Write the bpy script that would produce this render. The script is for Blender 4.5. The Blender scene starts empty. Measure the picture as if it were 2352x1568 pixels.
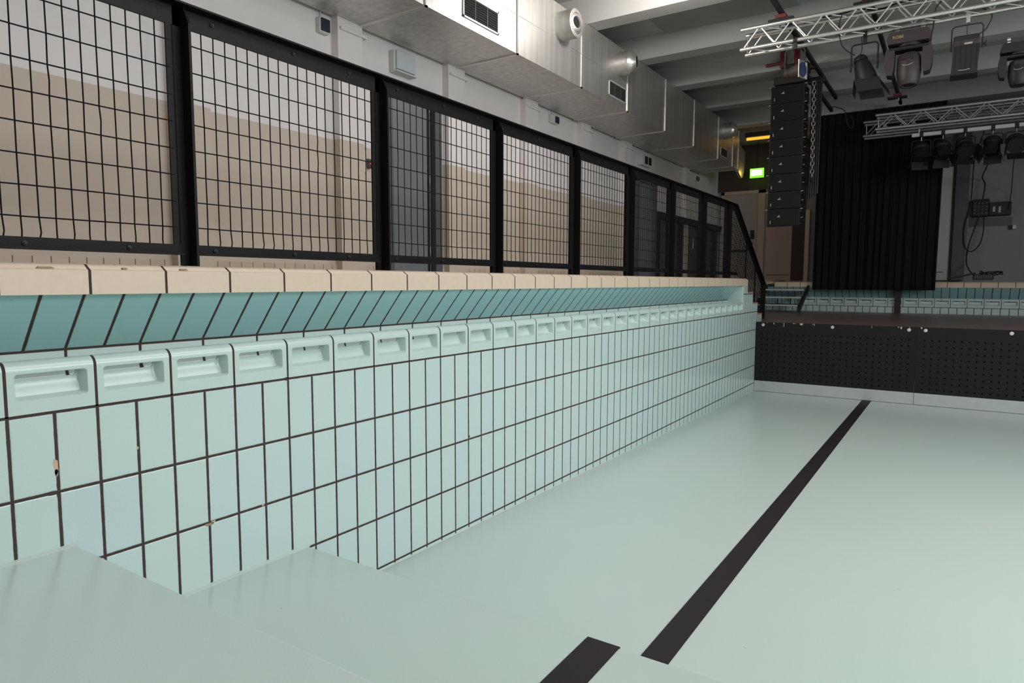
import bpy, math, random
from mathutils import Vector, Matrix
random.seed(7)
S = bpy.context.scene
COL = S.collection
PI = math.pi

# ------------------------------------------------------------------ camera
FPX = 1534.42
yaw, pitch, roll = -0.5830, -0.0884, 0.0021
cy_, sy_, cp_, sp_ = math.cos(yaw), math.sin(yaw), math.cos(pitch), math.sin(pitch)
fwd = Vector((sy_*cp_, cy_*cp_, sp_)); rgt = Vector((cy_, -sy_, 0)); upv = rgt.cross(fwd)
r2 = math.cos(roll)*rgt + math.sin(roll)*upv; u2 = -math.sin(roll)*rgt + math.cos(roll)*upv
cam = bpy.data.cameras.new('camera'); camo = bpy.data.objects.new('camera', cam); COL.objects.link(camo)
m = Matrix.Identity(4)
for i in range(3):
    m[i][0] = r2[i]; m[i][1] = u2[i]; m[i][2] = -fwd[i]
m[0][3], m[1][3], m[2][3] = 2.3134, -0.8015, 0.4044
camo.matrix_world = m
cam.sensor_width = 36.0; cam.lens = FPX/2352*36.0; cam.clip_start = 0.02; cam.clip_end = 100
S.camera = camo

# ------------------------------------------------------------------ world and lights
w = bpy.data.worlds.new('world'); S.world = w; w.use_nodes = True
w.node_tree.nodes['Background'].inputs[0].default_value = (0.75, 0.82, 0.9, 1)
w.node_tree.nodes['Background'].inputs[1].default_value = 0.05

def area(name, loc, rot, sx, sy, e, col):
    l = bpy.data.lights.new(name, 'AREA'); l.shape = 'RECTANGLE'; l.size = sx; l.size_y = sy
    l.energy = e; l.color = col
    o = bpy.data.objects.new(name, l); COL.objects.link(o); o.location = loc; o.rotation_euler = rot
    return o
def point(name, loc, e, col, rad):
    l = bpy.data.lights.new(name, 'POINT'); l.energy = e; l.color = col; l.shadow_soft_size = rad
    o = bpy.data.objects.new(name, l); COL.objects.link(o); o.location = loc
    return o
# area lamp standing in for unseen windows on the right; the wall is solid
area('unseen_window_daylight', (7.9, 2.9, 2.5), (0, math.radians(70), 0), 1.6, 7.5, 325, (0.92, 0.97, 1.0))
# added fill from behind the camera; the end wall has no opening
area('rear_fill', (3.2, -4.6, 1.9), (math.radians(78), 0, 0), 6.0, 2.2, 30, (1.0, 0.96, 0.92))
# added overhead fill for top light, no roof opening; then the lamps
area('overhead_fill', (3.6, 2.8, 3.5), (0, 0, 0), 3.2, 4.0, 155, (1.0, 0.97, 0.94))
point('ceiling_lamp', (-0.35, 5.9, 3.42), 84, (1.0, 0.93, 0.87), 0.12)
point('amber_lamp', (-1.5, 14.0, 2.72), 1.6, (1.0, 0.62, 0.06), 0.04)

S.view_settings.view_transform = 'Standard'; S.view_settings.look = 'None'
S.view_settings.exposure = 0.0; S.view_settings.gamma = 1.0
S.view_settings.use_curve_mapping = False

# ------------------------------------------------------------------ materials
def srgb(r, g, b):
    f = lambda c: (c/255/12.92) if c/255 <= 0.04045 else ((c/255+0.055)/1.055)**2.4
    return (f(r), f(g), f(b), 1)
def mat(name, col, rough=0.5, metal=0.0, noise=0.0, nscale=20.0, bump=0.0, bscale=60.0, emit=None, estr=0, coat=0, spec=None):
    m = bpy.data.materials.new(name); m.use_nodes = True
    nt = m.node_tree; N = nt.nodes; L = nt.links; b = N['Principled BSDF']
    b.inputs['Base Color'].default_value = col; b.inputs['Roughness'].default_value = rough; b.inputs['Metallic'].default_value = metal
    if coat: b.inputs['Coat Weight'].default_value = coat; b.inputs['Coat Roughness'].default_value = 0.08
    if spec is not None: b.inputs['Specular IOR Level'].default_value = spec
    if emit: b.inputs['Emission Color'].default_value = emit; b.inputs['Emission Strength'].default_value = estr
    tc = N.new('ShaderNodeTexCoord')
    if noise:
        n = N.new('ShaderNodeTexNoise'); n.inputs['Scale'].default_value = nscale; n.inputs['Detail'].default_value = 6
        L.new(tc.outputs['Object'], n.inputs['Vector'])
        mx = N.new('ShaderNodeMix'); mx.data_type = 'RGBA'
        mx.inputs[6].default_value = tuple(c*(1-noise) for c in col[:3])+(1,); mx.inputs[7].default_value = tuple(min(1, c*(1+noise)) for c in col[:3])+(1,)
        L.new(n.outputs['Fac'], mx.inputs[0]); L.new(mx.outputs[2], b.inputs['Base Color'])
    if bump:
        n = N.new('ShaderNodeTexNoise'); n.inputs['Scale'].default_value = bscale; n.inputs['Detail'].default_value = 5
        L.new(tc.outputs['Object'], n.inputs['Vector'])
        bp = N.new('ShaderNodeBump'); bp.inputs['Strength'].default_value = bump; bp.inputs['Distance'].default_value = 0.003
        L.new(n.outputs['Fac'], bp.inputs['Height']); L.new(bp.outputs['Normal'], b.inputs['Normal'])
    return m

GROUT = srgb(62, 48, 44)
def tilemat(name, base, alt, hax, vax, hp, vp, gw=0.0051, rough=0.16, hoff=0.0, voff=0.0, groutcol=GROUT):
    """stack-bonded tiles: hax / vax are axis numbers in object space, hp / vp the pitches (vp None = no horizontal joints)"""
    m = bpy.data.materials.new(name); m.use_nodes = True
    nt = m.node_tree; N = nt.nodes; L = nt.links; b = N['Principled BSDF']
    tc = N.new('ShaderNodeTexCoord'); sp = N.new('ShaderNodeSeparateXYZ')
    L.new(tc.outputs['Object'], sp.inputs[0])
    def M(op, a, c=None, d=None):
        n = N.new('ShaderNodeMath'); n.operation = op
        for i, v in enumerate((a, c, d)):
            if v is None: continue
            if isinstance(v, (int, float)): n.inputs[i].default_value = v
            else: L.new(v, n.inputs[i])
        return n.outputs[0]
    nz = N.new('ShaderNodeTexNoise'); nz.inputs['Scale'].default_value = 34; nz.inputs['Detail'].default_value = 4
    L.new(tc.outputs['Object'], nz.inputs['Vector'])
    wob = M('MULTIPLY', M('SUBTRACT', nz.outputs['Fac'], 0.5), 0.0022)
    def dist(ax, p, off):
        x = M('ADD', sp.outputs[ax], -off)
        return M('ADD', M('PINGPONG', x, p/2), wob), M('FLOOR', M('DIVIDE', x, p))
    d, ih = dist(hax, hp, hoff)
    iv = None
    if vp:
        d2, iv = dist(vax, vp, voff); d = M('MINIMUM', d, d2)
    # chips along a few edges
    n2 = N.new('ShaderNodeTexNoise'); n2.inputs['Scale'].default_value = 5.5; n2.inputs['Detail'].default_value = 3
    L.new(tc.outputs['Object'], n2.inputs['Vector'])
    chip = M('MULTIPLY', M('MAXIMUM', M('SUBTRACT', n2.outputs['Fac'], 0.70), 0.0), 0.06)
    dd = M('SUBTRACT', d, chip)
    mr = N.new('ShaderNodeMapRange'); mr.inputs['From Min'].default_value = gw-0.0008; mr.inputs['From Max'].default_value = gw+0.0008
    L.new(dd, mr.inputs['Value']); f = mr.outputs[0]
    wn = N.new('ShaderNodeTexWhiteNoise'); cb = N.new('ShaderNodeCombineXYZ'); L.new(ih, cb.inputs[0])
    if iv is not None: L.new(iv, cb.inputs[1])
    L.new(cb.outputs[0], wn.inputs['Vector'])
    tm = N.new('ShaderNodeMix'); tm.data_type = 'RGBA'; tm.inputs[6].default_value = base; tm.inputs[7].default_value = alt
    L.new(M('POWER', wn.outputs['Value'], 1.6), tm.inputs[0])
    fine = N.new('ShaderNodeTexNoise'); fine.inputs['Scale'].default_value = 260; L.new(tc.outputs['Object'], fine.inputs['Vector'])
    hv = N.new('ShaderNodeHueSaturation'); L.new(tm.outputs[2], hv.inputs['Color']); L.new(M('ADD', M('MULTIPLY', fine.outputs['Fac'], 0.12), 0.94), hv.inputs['Value'])
    mx = N.new('ShaderNodeMix'); mx.data_type = 'RGBA'; mx.inputs[6].default_value = groutcol; L.new(hv.outputs[0], mx.inputs[7]); L.new(f, mx.inputs[0])
    L.new(mx.outputs[2], b.inputs['Base Color'])
    L.new(M('SUBTRACT', 0.85, M('MULTIPLY', f, 0.85-rough)), b.inputs['Roughness'])
    mr2 = N.new('ShaderNodeMapRange'); mr2.inputs['From Min'].default_value = gw-0.001; mr2.inputs['From Max'].default_value = gw+0.003
    L.new(dd, mr2.inputs['Value'])
    bp = N.new('ShaderNodeBump'); bp.inputs['Distance'].default_value = 0.002; bp.inputs['Strength'].default_value = 0.7
    lump = N.new('ShaderNodeTexNoise'); lump.inputs['Scale'].default_value = 9; L.new(tc.outputs['Object'], lump.inputs['Vector'])
    L.new(M('ADD', mr2.outputs[0], M('MULTIPLY', lump.outputs['Fac'], 0.25)), bp.inputs['Height']); L.new(bp.outputs['Normal'], b.inputs['Normal'])
    return m

AQ = srgb(188, 207, 202); AQ2 = srgb(186, 205, 207)
M_wall = tilemat('aqua_wall_tile', AQ, AQ2, 1, 2, 0.125, 0.253)
M_gut = tilemat('aqua_gutter_tile', srgb(158, 198, 197), srgb(154, 195, 199), 1, 2, 0.125, None)
M_gutback = tilemat('aqua_channel_tile_lit', srgb(200, 216, 212), srgb(200, 216, 212), 1, 2, 0.25, None)  # channel glaze lightened in colour to imitate light reaching into the gutter
M_far = tilemat('aqua_far_wall_tile', AQ, AQ2, 0, 2, 0.125, 0.253, voff=-0.035)
M_fargut = tilemat('aqua_far_gutter_tile', srgb(158, 198, 197), srgb(154, 195, 199), 0, 2, 0.125, None)
M_glaze = mat('aqua_glaze', AQ, 0.24, noise=0.04, nscale=14, bump=0.12, bscale=45, coat=0.12)
M_grout = mat('dark_grout', GROUT, 0.9, noise=0.2, nscale=80)
M_cream = mat('cream_glazed_tile', srgb(207, 188, 168), 0.4, noise=0.06, nscale=30, bump=0.1, bscale=90)
M_creamchip = mat('chipped_clay', srgb(150, 132, 106), 0.9)
M_skirt = tilemat('cream_skirting_tile', srgb(196, 178, 160), srgb(186, 168, 150), 1, 2, 0.105, None, gw=0.003, rough=0.4, groutcol=srgb(120, 100, 88))
M_deck = tilemat('cream_deck_tile', srgb(190, 175, 155), srgb(180, 165, 146), 1, 0, 0.125, 0.125, gw=0.003, rough=0.5, groutcol=srgb(110, 96, 86))
M_brown = mat('terracotta_nosing', srgb(176, 128, 104), 0.5, noise=0.1)
M_black = mat('black_line_paint', srgb(33, 26, 27), 0.6, spec=0.3, noise=0.12, nscale=8, bump=0.2, bscale=160)
M_paint_white = mat('white_wall_paint', srgb(226, 221, 222), 0.75, noise=0.02, nscale=3, bump=0.15, bscale=120)
M_ceil = mat('grey_concrete_paint', srgb(170, 170, 168), 0.8, noise=0.05, nscale=5, bump=0.3, bscale=70)
M_ceilpan = mat('rough_acoustic_panel', srgb(136, 142, 138), 0.95, noise=0.1, nscale=60, bump=1.0, bscale=200)
M_grey = mat('grey_door_paint', srgb(112, 116, 120), 0.45, noise=0.04)
M_dgrey = mat('dark_grey_paint', srgb(82, 84, 88), 0.5, noise=0.05)
M_frame = mat('black_steel_paint', srgb(20, 18, 19), 0.5, spec=0.16, noise=0.25, nscale=25, bump=0.25, bscale=120)
M_blk = mat('matt_black', srgb(26, 25, 26), 0.6, noise=0.1, nscale=30)
M_blk2 = mat('satin_black_plastic', srgb(16, 15, 17), 0.55, noise=0.1, nscale=30)
M_grill = mat('black_speaker_grille', srgb(15, 14, 15), 0.85, bump=0.6, bscale=400)
M_dkbrown = mat('brown_black_housing', srgb(58, 50, 50), 0.5, noise=0.12, nscale=20)
M_alu = mat('brushed_aluminium', (0.78, 0.76, 0.73, 1), 0.32, 0.85, noise=0.08, nscale=30)
M_chrome = mat('chrome', (0.8, 0.8, 0.82, 1), 0.18, 1.0)
M_chain = mat('dull_steel_chain', (0.45, 0.46, 0.48, 1), 0.45, 0.9, noise=0.2, nscale=60)
M_cream_plastic = mat('off_white_plastic', srgb(205, 206, 204), 0.5)
M_bluegrey = mat('pale_blue_sign_face', srgb(192, 199, 204), 0.4)
M_navy = mat('dark_blue_plastic', srgb(30, 42, 58), 0.4)
M_red = mat('red_paint', srgb(104, 30, 32), 0.5)
M_stage = mat('dark_stage_boards', srgb(112, 95, 92), 0.38, noise=0.3, nscale=9, bump=0.3, bscale=40)
M_fascia = mat('black_perforated_board', srgb(27, 25, 26), 0.65, spec=0.25, noise=0.15, nscale=40, bump=0.2, bscale=200)
M_hole = mat('hole_dark', srgb(8, 8, 8), 0.9)
M_wood = mat('worn_wood_chip', srgb(196, 168, 140), 0.7, noise=0.2)
M_plate = mat('galvanised_kick_plate', srgb(190, 192, 190), 0.45, 0.35, noise=0.08, nscale=12, bump=0.3, bscale=200)
M_curtain = mat('black_drape', srgb(14, 13, 15), 0.95, noise=0.15, nscale=30)
M_beige = mat('beige_panel_paint', srgb(186, 166, 158), 0.6, noise=0.04)
M_endwall = mat('grey_end_wall_paint', srgb(150, 148, 152), 0.8, noise=0.04, nscale=4, bump=0.15, bscale=90)
M_leaf = mat('grey_beige_door', srgb(160, 150, 146), 0.5, noise=0.04)
M_ebrown = mat('dark_brown_paint', srgb(72, 58, 56), 0.7, noise=0.08)
M_yellow = mat('amber_tube', srgb(255, 190, 40), 0.4, emit=(1.0, 0.55, 0.05, 1), estr=0.9)
M_green = mat('exit_sign_green', srgb(120, 230, 30), 0.4, emit=(0.25, 0.9, 0.03, 1), estr=1.1)
M_signwhite = mat('exit_sign_white', srgb(250, 255, 240), 0.4, emit=(0.95, 1.0, 0.85, 1), estr=1.6)
M_gel = mat('blue_gel', srgb(22, 34, 90), 0.08, coat=1.0)
M_logo = mat('pale_badge', srgb(170, 165, 160), 0.4)
M_gold = mat('faded_gold_lettering', srgb(176, 160, 104), 0.5)
M_led = mat('red_indicator', srgb(200, 50, 40), 0.4, emit=(1, 0.1, 0.05, 1), estr=0.5)

# galvanised duct sheet with vertical rolled streaks
def ductmat():
    m = bpy.data.materials.new('galvanised_duct'); m.use_nodes = True
    nt = m.node_tree; N = nt.nodes; L = nt.links; b = N['Principled BSDF']
    tc = N.new('ShaderNodeTexCoord'); mp = N.new('ShaderNodeMapping'); mp.inputs['Scale'].default_value = (6, 9, 0.35)
    L.new(tc.outputs['Object'], mp.inputs['Vector'])
    n = N.new('ShaderNodeTexNoise'); n.inputs['Scale'].default_value = 2.2; n.inputs['Detail'].default_value = 5; L.new(mp.outputs[0], n.inputs['Vector'])
    cr = N.new('ShaderNodeValToRGB'); cr.color_ramp.elements[0].position = 0.3; cr.color_ramp.elements[1].position = 0.72
    cr.color_ramp.elements[0].color = (0.50, 0.49, 0.475, 1); cr.color_ramp.elements[1].color = (0.66, 0.645, 0.62, 1)
    L.new(n.outputs['Fac'], cr.inputs[0]); L.new(cr.outputs[0], b.inputs['Base Color'])
    b.inputs['Metallic'].default_value = 0.85; b.inputs['Roughness'].default_value = 0.46
    return m
M_duct = ductmat()

# pool floor: pale mint epoxy paint
def floormat():
    m = bpy.data.materials.new('mint_epoxy_floor'); m.use_nodes = True
    nt = m.node_tree; N = nt.nodes; L = nt.links; b = N['Principled BSDF']
    tc = N.new('ShaderNodeTexCoord')
    n = N.new('ShaderNodeTexNoise'); n.inputs['Scale'].default_value = 0.9; n.inputs['Detail'].default_value = 4; L.new(tc.outputs['Object'], n.inputs['Vector'])
    mx = N.new('ShaderNodeMix'); mx.data_type = 'RGBA'; mx.inputs[6].default_value = srgb(186, 206, 197); mx.inputs[7].default_value = srgb(197, 206, 202)
    L.new(n.outputs['Fac'], mx.inputs[0])
    v = N.new('ShaderNodeTexVoronoi'); v.inputs['Scale'].default_value = 3.2; L.new(tc.outputs['Object'], v.inputs['Vector'])
    lt = N.new('ShaderNodeMath'); lt.operation = 'LESS_THAN'; lt.inputs[1].default_value = 0.012; L.new(v.outputs['Distance'], lt.inputs[0])
    mx2 = N.new('ShaderNodeMix'); mx2.data_type = 'RGBA'; mx2.inputs[7].default_value = srgb(110, 118, 104); L.new(mx.outputs[2], mx2.inputs[6])
    ml = N.new('ShaderNodeMath'); ml.operation = 'MULTIPLY'; ml.inputs[1].default_value = 0.5; L.new(lt.outputs[0], ml.inputs[0]); L.new(ml.outputs[0], mx2.inputs[0])
    L.new(mx2.outputs[2], b.inputs['Base Color'])
    b.inputs['Roughness'].default_value = 0.27
    n2 = N.new('ShaderNodeTexNoise'); n2.inputs['Scale'].default_value = 140; L.new(tc.outputs['Object'], n2.inputs['Vector'])
    n3 = N.new('ShaderNodeTexNoise'); n3.inputs['Scale'].default_value = 3; L.new(tc.outputs['Object'], n3.inputs['Vector'])
    ad = N.new('ShaderNodeMath'); ad.operation = 'MULTIPLY_ADD'; ad.inputs[1].default_value = 4.0; L.new(n3.outputs['Fac'], ad.inputs[0]); L.new(n2.outputs['Fac'], ad.inputs[2])
    bp = N.new('ShaderNodeBump'); bp.inputs['Strength'].default_value = 0.12; bp.inputs['Distance'].default_value = 0.002
    L.new(ad.outputs[0], bp.inputs['Height']); L.new(bp.outputs['Normal'], b.inputs['Normal'])
    return m
M_floor = floormat()

# two-tone plaster: beige dado paint up to a line, white above (a painted border)
def dadomat():
    m = bpy.data.materials.new('two_tone_wall_paint'); m.use_nodes = True
    nt = m.node_tree; N = nt.nodes; L = nt.links; b = N['Principled BSDF']
    tc = N.new('ShaderNodeTexCoord'); sp = N.new('ShaderNodeSeparateXYZ'); L.new(tc.outputs['Object'], sp.inputs[0])
    lt = N.new('ShaderNodeMath'); lt.operation = 'LESS_THAN'; lt.inputs[1].default_value = 1.70; L.new(sp.outputs[2], lt.inputs[0])
    n = N.new('ShaderNodeTexNoise'); n.inputs['Scale'].default_value = 2.0; L.new(tc.outputs['Object'], n.inputs['Vector'])
    a = N.new('ShaderNodeMix'); a.data_type = 'RGBA'; a.inputs[6].default_value = srgb(216, 211, 211); a.inputs[7].default_value = srgb(228, 222, 222); L.new(n.outputs['Fac'], a.inputs[0])
    c = N.new('ShaderNodeMix'); c.data_type = 'RGBA'; c.inputs[6].default_value = srgb(192, 178, 164); c.inputs[7].default_value = srgb(200, 187, 173); L.new(n.outputs['Fac'], c.inputs[0])
    mx = N.new('ShaderNodeMix'); mx.data_type = 'RGBA'; L.new(lt.outputs[0], mx.inputs[0]); L.new(a.outputs[2], mx.inputs[6]); L.new(c.outputs[2], mx.inputs[7])
    L.new(mx.outputs[2], b.inputs['Base Color']); b.inputs['Roughness'].default_value = 0.7
    n2 = N.new('ShaderNodeTexNoise'); n2.inputs['Scale'].default_value = 120; L.new(tc.outputs['Object'], n2.inputs['Vector'])
    bp = N.new('ShaderNodeBump'); bp.inputs['Strength'].default_value = 0.2; bp.inputs['Distance'].default_value = 0.002
    L.new(n2.outputs['Fac'], bp.inputs['Height']); L.new(bp.outputs['Normal'], b.inputs['Normal'])
    return m
M_dado = dadomat()

# ------------------------------------------------------------------ mesh helpers
class MB:
    def __init__(s): s.v = []; s.f = []; s.mi = []; s.ms = []
    def mi_(s, m):
        if m not in s.ms: s.ms.append(m)
        return s.ms.index(m)
    def add(s, vs, fs, m):
        b = len(s.v); s.v += [tuple(v) for v in vs]; k = s.mi_(m)
        for f in fs: s.f.append(tuple(b+i for i in f)); s.mi.append(k)
        return s
    def box(s, x0, y0, z0, x1, y1, z1, m):
        vs = [(x, y, z) for x in (x0, x1) for y in (y0, y1) for z in (z0, z1)]
        return s.add(vs, [(0,1,3,2), (4,6,7,5), (0,4,5,1), (2,3,7,6), (0,2,6,4), (1,5,7,3)], m)
    def bbox(s, x0, y0, z0, x1, y1, z1, m, b=0.01):
        """box with chamfered edges"""
        vs = []; fs = []
        X, Y, Z = (x0, x1), (y0, y1), (z0, z1); sg = (1, -1)
        idx = {}
        for i in (0,1):
            for j in (0,1):
                for k in (0,1):
                    for a in range(3):
                        p = [X[i]+b*sg[i], Y[j]+b*sg[j], Z[k]+b*sg[k]]; p[a] = (X[i], Y[j], Z[k])[a]
                        idx[(i,j,k,a)] = len(vs); vs.append(tuple(p))
        for a in range(3):
            o = [q for q in range(3) if q != a]
            for e in (0,1):
                c = []
                for (p, q) in ((0,0),(1,0),(1,1),(0,1)):
                    t = [0,0,0]; t[a] = e; t[o[0]] = p; t[o[1]] = q; c.append(idx[(t[0],t[1],t[2],a)])
                fs.append(tuple(c))
        for a in range(3):
            o = [q for q in range(3) if q != a]
            for p in (0,1):
                for q in (0,1):
                    c = []
                    for e in (0,1):
                        t = [0,0,0]; t[a] = e; t[o[0]] = p; t[o[1]] = q
                        pr = (idx[(t[0],t[1],t[2],o[0])], idx[(t[0],t[1],t[2],o[1])]); c.append(pr)
                    fs.append((c[0][0], c[0][1], c[1][1], c[1][0]))
        for i in (0,1):
            for j in (0,1):
                for k in (0,1): fs.append((idx[(i,j,k,0)], idx[(i,j,k,1)], idx[(i,j,k,2)]))
        return s.add(vs, fs, m)
    def tube(s, pts, r, m, n=8, cap=True, rads=None):
        pts = [Vector(p) for p in pts]; rings = []
        up = Vector((0.13, 0.21, 1)).normalized(); prev = None
        for i, p in enumerate(pts):
            d = (pts[min(i+1, len(pts)-1)]-pts[max(i-1, 0)])
            if d.length < 1e-9: d = Vector((0,0,1))
            d.normalize()
            if prev is None:
                a = up if abs(d.dot(up)) < 0.95 else Vector((1,0,0))
            else: a = prev
            u = (a-d*a.dot(d)).normalized(); v = d.cross(u); prev = u
            rr = rads[i] if rads else r
            rings.append([p+u*(rr*math.cos(2*PI*k/n))+v*(rr*math.sin(2*PI*k/n)) for k in range(n)])
        vs = [q for R in rings for q in R]; fs = []
        for i in range(len(rings)-1):
            for k in range(n):
                fs.append((i*n+k, i*n+(k+1) % n, (i+1)*n+(k+1) % n, (i+1)*n+k))
        if cap:
            fs.append(tuple(range(n))[::-1]); fs.append(tuple((len(rings)-1)*n+k for k in range(n)))
        return s.add(vs, fs, m)
    def lathe(s, o, axis, prof, m, n=24, cap=True):
        """prof: list of (distance along axis, radius)"""
        o = Vector(o); d = Vector(axis).normalized()
        a = Vector((0,0,1)) if abs(d.z) < 0.9 else Vector((1,0,0))
        u = (a-d*a.dot(d)).normalized(); v = d.cross(u); vs = []
        for (t, r) in prof:
            for k in range(n): vs.append(o+d*t+u*(r*math.cos(2*PI*k/n))+v*(r*math.sin(2*PI*k/n)))
        fs = []
        for i in range(len(prof)-1):
            for k in range(n): fs.append((i*n+k, i*n+(k+1) % n, (i+1)*n+(k+1) % n, (i+1)*n+k))
        if cap:
            fs.append(tuple(range(n))[::-1]); fs.append(tuple((len(prof)-1)*n+k for k in range(n)))
        return s.add(vs, fs, m)
    def prism(s, poly, lo, hi, ax, m):
        """poly: 2D points in the plane normal to axis ax (order: remaining axes ascending)"""
        vs = []
        for t in (lo, hi):
            for (a, b) in poly:
                vs.append({0: (t, a, b), 1: (a, t, b), 2: (a, b, t)}[ax])
        n = len(poly)
        fs = [tuple(range(n))[::-1], tuple(range(n, 2*n))]+[(i, (i+1) % n, n+(i+1) % n, n+i) for i in range(n)]
        return s.add(vs, fs, m)
    def build(s, name, parent=None, smooth=True, ang=35):
        me = bpy.data.meshes.new(name); me.from_pydata(s.v, [], s.f)
        for mm in s.ms: me.materials.append(mm)
        for p, k in zip(me.polygons, s.mi): p.material_index = k
        import bmesh
        bm = bmesh.new(); bm.from_mesh(me); bmesh.ops.recalc_face_normals(bm, faces=bm.faces); bm.to_mesh(me); bm.free()
        if smooth:
            for p in me.polygons: p.use_smooth = True
            me.set_sharp_from_angle(angle=math.radians(ang))
        me.update()
        o = bpy.data.objects.new(name, me); COL.objects.link(o)
        if parent: o.parent = parent; o.matrix_parent_inverse = Matrix.Translation(-parent_world(parent))
        return o
def parent_world(p):
    v = Vector(p.location)
    while p.parent: p = p.parent
    return Vector(p.location) if p else v
def tag(o, label=None, cat=None, group=None, kind=None):
    if label: o['label'] = label
    if cat: o['category'] = cat
    if group: o['group'] = group
    if kind: o['kind'] = kind
    return o
def thing(name, loc, label, cat, group=None):
    o = bpy.data.objects.new(name, None); o.empty_display_size = 0.1; COL.objects.link(o); o.location = loc
    return tag(o, label, cat, group)
def sub(o_child, o_parent):
    """make a mesh built in world space a child of another mesh"""
    o_child.parent = o_parent
    return o_child
def struct(mb, name, **k):
    return tag(mb.build(name, **k), kind='structure')
def copytree(src, delta, label=None, group=None):
    """copy a thing and its parts, moved by delta"""
    r = src.copy(); COL.objects.link(r); r.location = Vector(src.location)+Vector(delta)
    if label: r['label'] = label
    if group: r['group'] = group
    def rec(a, b):
        for ch in a.children:
            c = ch.copy(); COL.objects.link(c); c.parent = b; c.matrix_parent_inverse = ch.matrix_parent_inverse.copy(); rec(ch, c)
    rec(src, r)
    return r

def curve(pts, n=6):
    P_ = [Vector(p) for p in pts]; out = []
    for i in range(len(P_)-1):
        p0, p1, p2, p3 = P_[max(i-1, 0)], P_[i], P_[i+1], P_[min(i+2, len(P_)-1)]
        for k in range(n):
            t = k/n
            out.append(0.5*((2*p1)+(p2-p0)*t+(2*p0-5*p1+4*p2-p3)*t*t+(3*p1-p0-3*p2+p3)*t*t*t))
    out.append(P_[-1]); return out

# ------------------------------------------------------------------ levels (metres; Z 0 = foot of the grip tiles)
ZC = 0.463; ZS = -0.147; WX = -2.5; YS = 8.96; YF = 13.5; YE = 15.4; XR = 7.0
def floorz(y): return -1.018-(y-1.0)*0.0136

# ------------------------------------------------------------------ room shell
b = MB(); zf0, zf1 = floorz(1.08), floorz(YS+0.2)
b.add([(-0.02, 1.0, zf0), (XR, 1.0, zf0), (XR, YS+0.2, zf1), (-0.02, YS+0.2, zf1), (-0.02, 1.0, zf0-.3), (XR, 1.0, zf0-.3), (XR, YS+0.2, zf1-.3), (-0.02, YS+0.2, zf1-.3)],
      [(0,1,2,3), (4,7,6,5), (0,4,5,1), (1,5,6,2), (2,6,7,3), (3,7,4,0)], M_floor)
struct(b, 'floor')
b = MB()   # broad steps at the shallow end, painted like the floor
def step_slab(y0, y1, z, zb):
    r = 0.012
    poly = [(y0, zb), (y1, zb), (y1, z-r), (y1-r*0.3, z-r*0.3), (y1-r, z), (y0, z)]
    b.prism(poly, -0.02, XR, 0, M_floor)
step_slab(-4.9, 0.165, -0.437, -1.3)
step_slab(0.16, 1.08, -0.748, -1.3)
struct(b, 'floor_steps')
# little paint fillet where the floor meets the tiled wall
b = MB()
b.add([(0.0, -4.9, -.43), (0.0, .165, -.43), (.018, .165, -.437), (.018, -4.9, -.437)], [(0,1,2,3)], M_floor)
b.add([(0.0, .165, -.741), (0.0, 1.08, -.741), (.018, 1.08, -.748), (.018, .165, -.748)], [(0,1,2,3)], M_floor)
b.add([(0.0, 1.08, zf0+.004), (0.0, YS, floorz(YS)+.003), (.008, YS, floorz(YS)), (.008, 1.08, zf0)], [(0,1,2,3)], M_floor)
struct(b, 'trim_1')

# lane markings
def line(name, x0, x1, y0, y1, z0, z1, label):
    b = MB(); t = 0.0016
    b.add([(x0, y0, z0+t), (x1, y0, z0+t), (x1, y1, z1+t), (x0, y1, z1+t), (x0, y0, z0-.003), (x1, y0, z0-.003), (x1, y1, z1-.003), (x0, y1, z1-.003)],
          [(0,1,2,3), (4,7,6,5), (0,4,5,1), (1,5,6,2), (2,6,7,3), (3,7,4,0)], M_black)
    return tag(b.build(name, smooth=False), label, 'floor line')
line('lane_marking', 1.378, 1.487, 1.10, YS-0.01, floorz(1.10), floorz(YS), 'long black lane line painted on the mint pool floor, running to the stage')
line('lane_marking', 1.372, 1.487, 0.19, 1.079, -0.748, -0.748, 'short black lane line painted on the lower broad step in front')
line('lane_marking', 1.37, 1.487, -1.5, 0.164, -0.437, -0.437, 'tip of black lane line on the upper step at the bottom edge')

# pool wall on the left, with the stepped end beside the stage
b = MB()
b.box(-0.9, -4.9, -1.35, 0.0, 8.24, 0.0, M_wall); struct(b, 'wall_pool_left', smooth=False); b = MB()
prof = [(8.24, -1.35), (9.3, -1.35), (9.3, -0.05), (9.03, -0.05), (9.03, 0.112), (8.75, 0.112), (8.75, 0.262), (8.46, 0.262), (8.46, 0.363), (8.24, 0.363)]
b.prism(prof, -0.9, 0.0, 0, M_wall)
struct(b, 'wall_pool_left', smooth=False)
b = MB()   # places where the glaze has broken off beside the joints
def patch(pts, mm):
    n = len(pts); b.add([(0.0006, y, z) for y, z in pts]+[(-0.0005, y, z) for y, z in pts], [tuple(range(n))]+[(i, (i+1) % n, n+(i+1) % n, n+i) for i in range(n)], mm)
for (y, z, w_, h_, mm) in ((0.121, -0.170, .016, .062, M_wood), (0.1215, -0.192, .010, .030, M_creamchip), (0.622, -0.512, .045, .012, M_creamchip), (0.64, -0.507, .022, .010, M_wood), (0.99, -0.001, .016, .018, M_navy), (0.372, -0.165, .008, .012, M_wood), (1.02, -.745, .03, .01, M_wood), (2.256, -0.49, .012, .016, M_blk), (0.86, -.503, .014, .010, M_wood)):
    rr0 = random.Random(int(y*1e4)); pp = []
    for k in range(11):
        a = 2*PI*k/11; q = .5*(.65+.45*rr0.random()); pp.append((y+w_*q*math.cos(a), z+h_*q*math.sin(a)))
    patch(pp, mm)
struct(b, 'trim_8', smooth=False)
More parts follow.
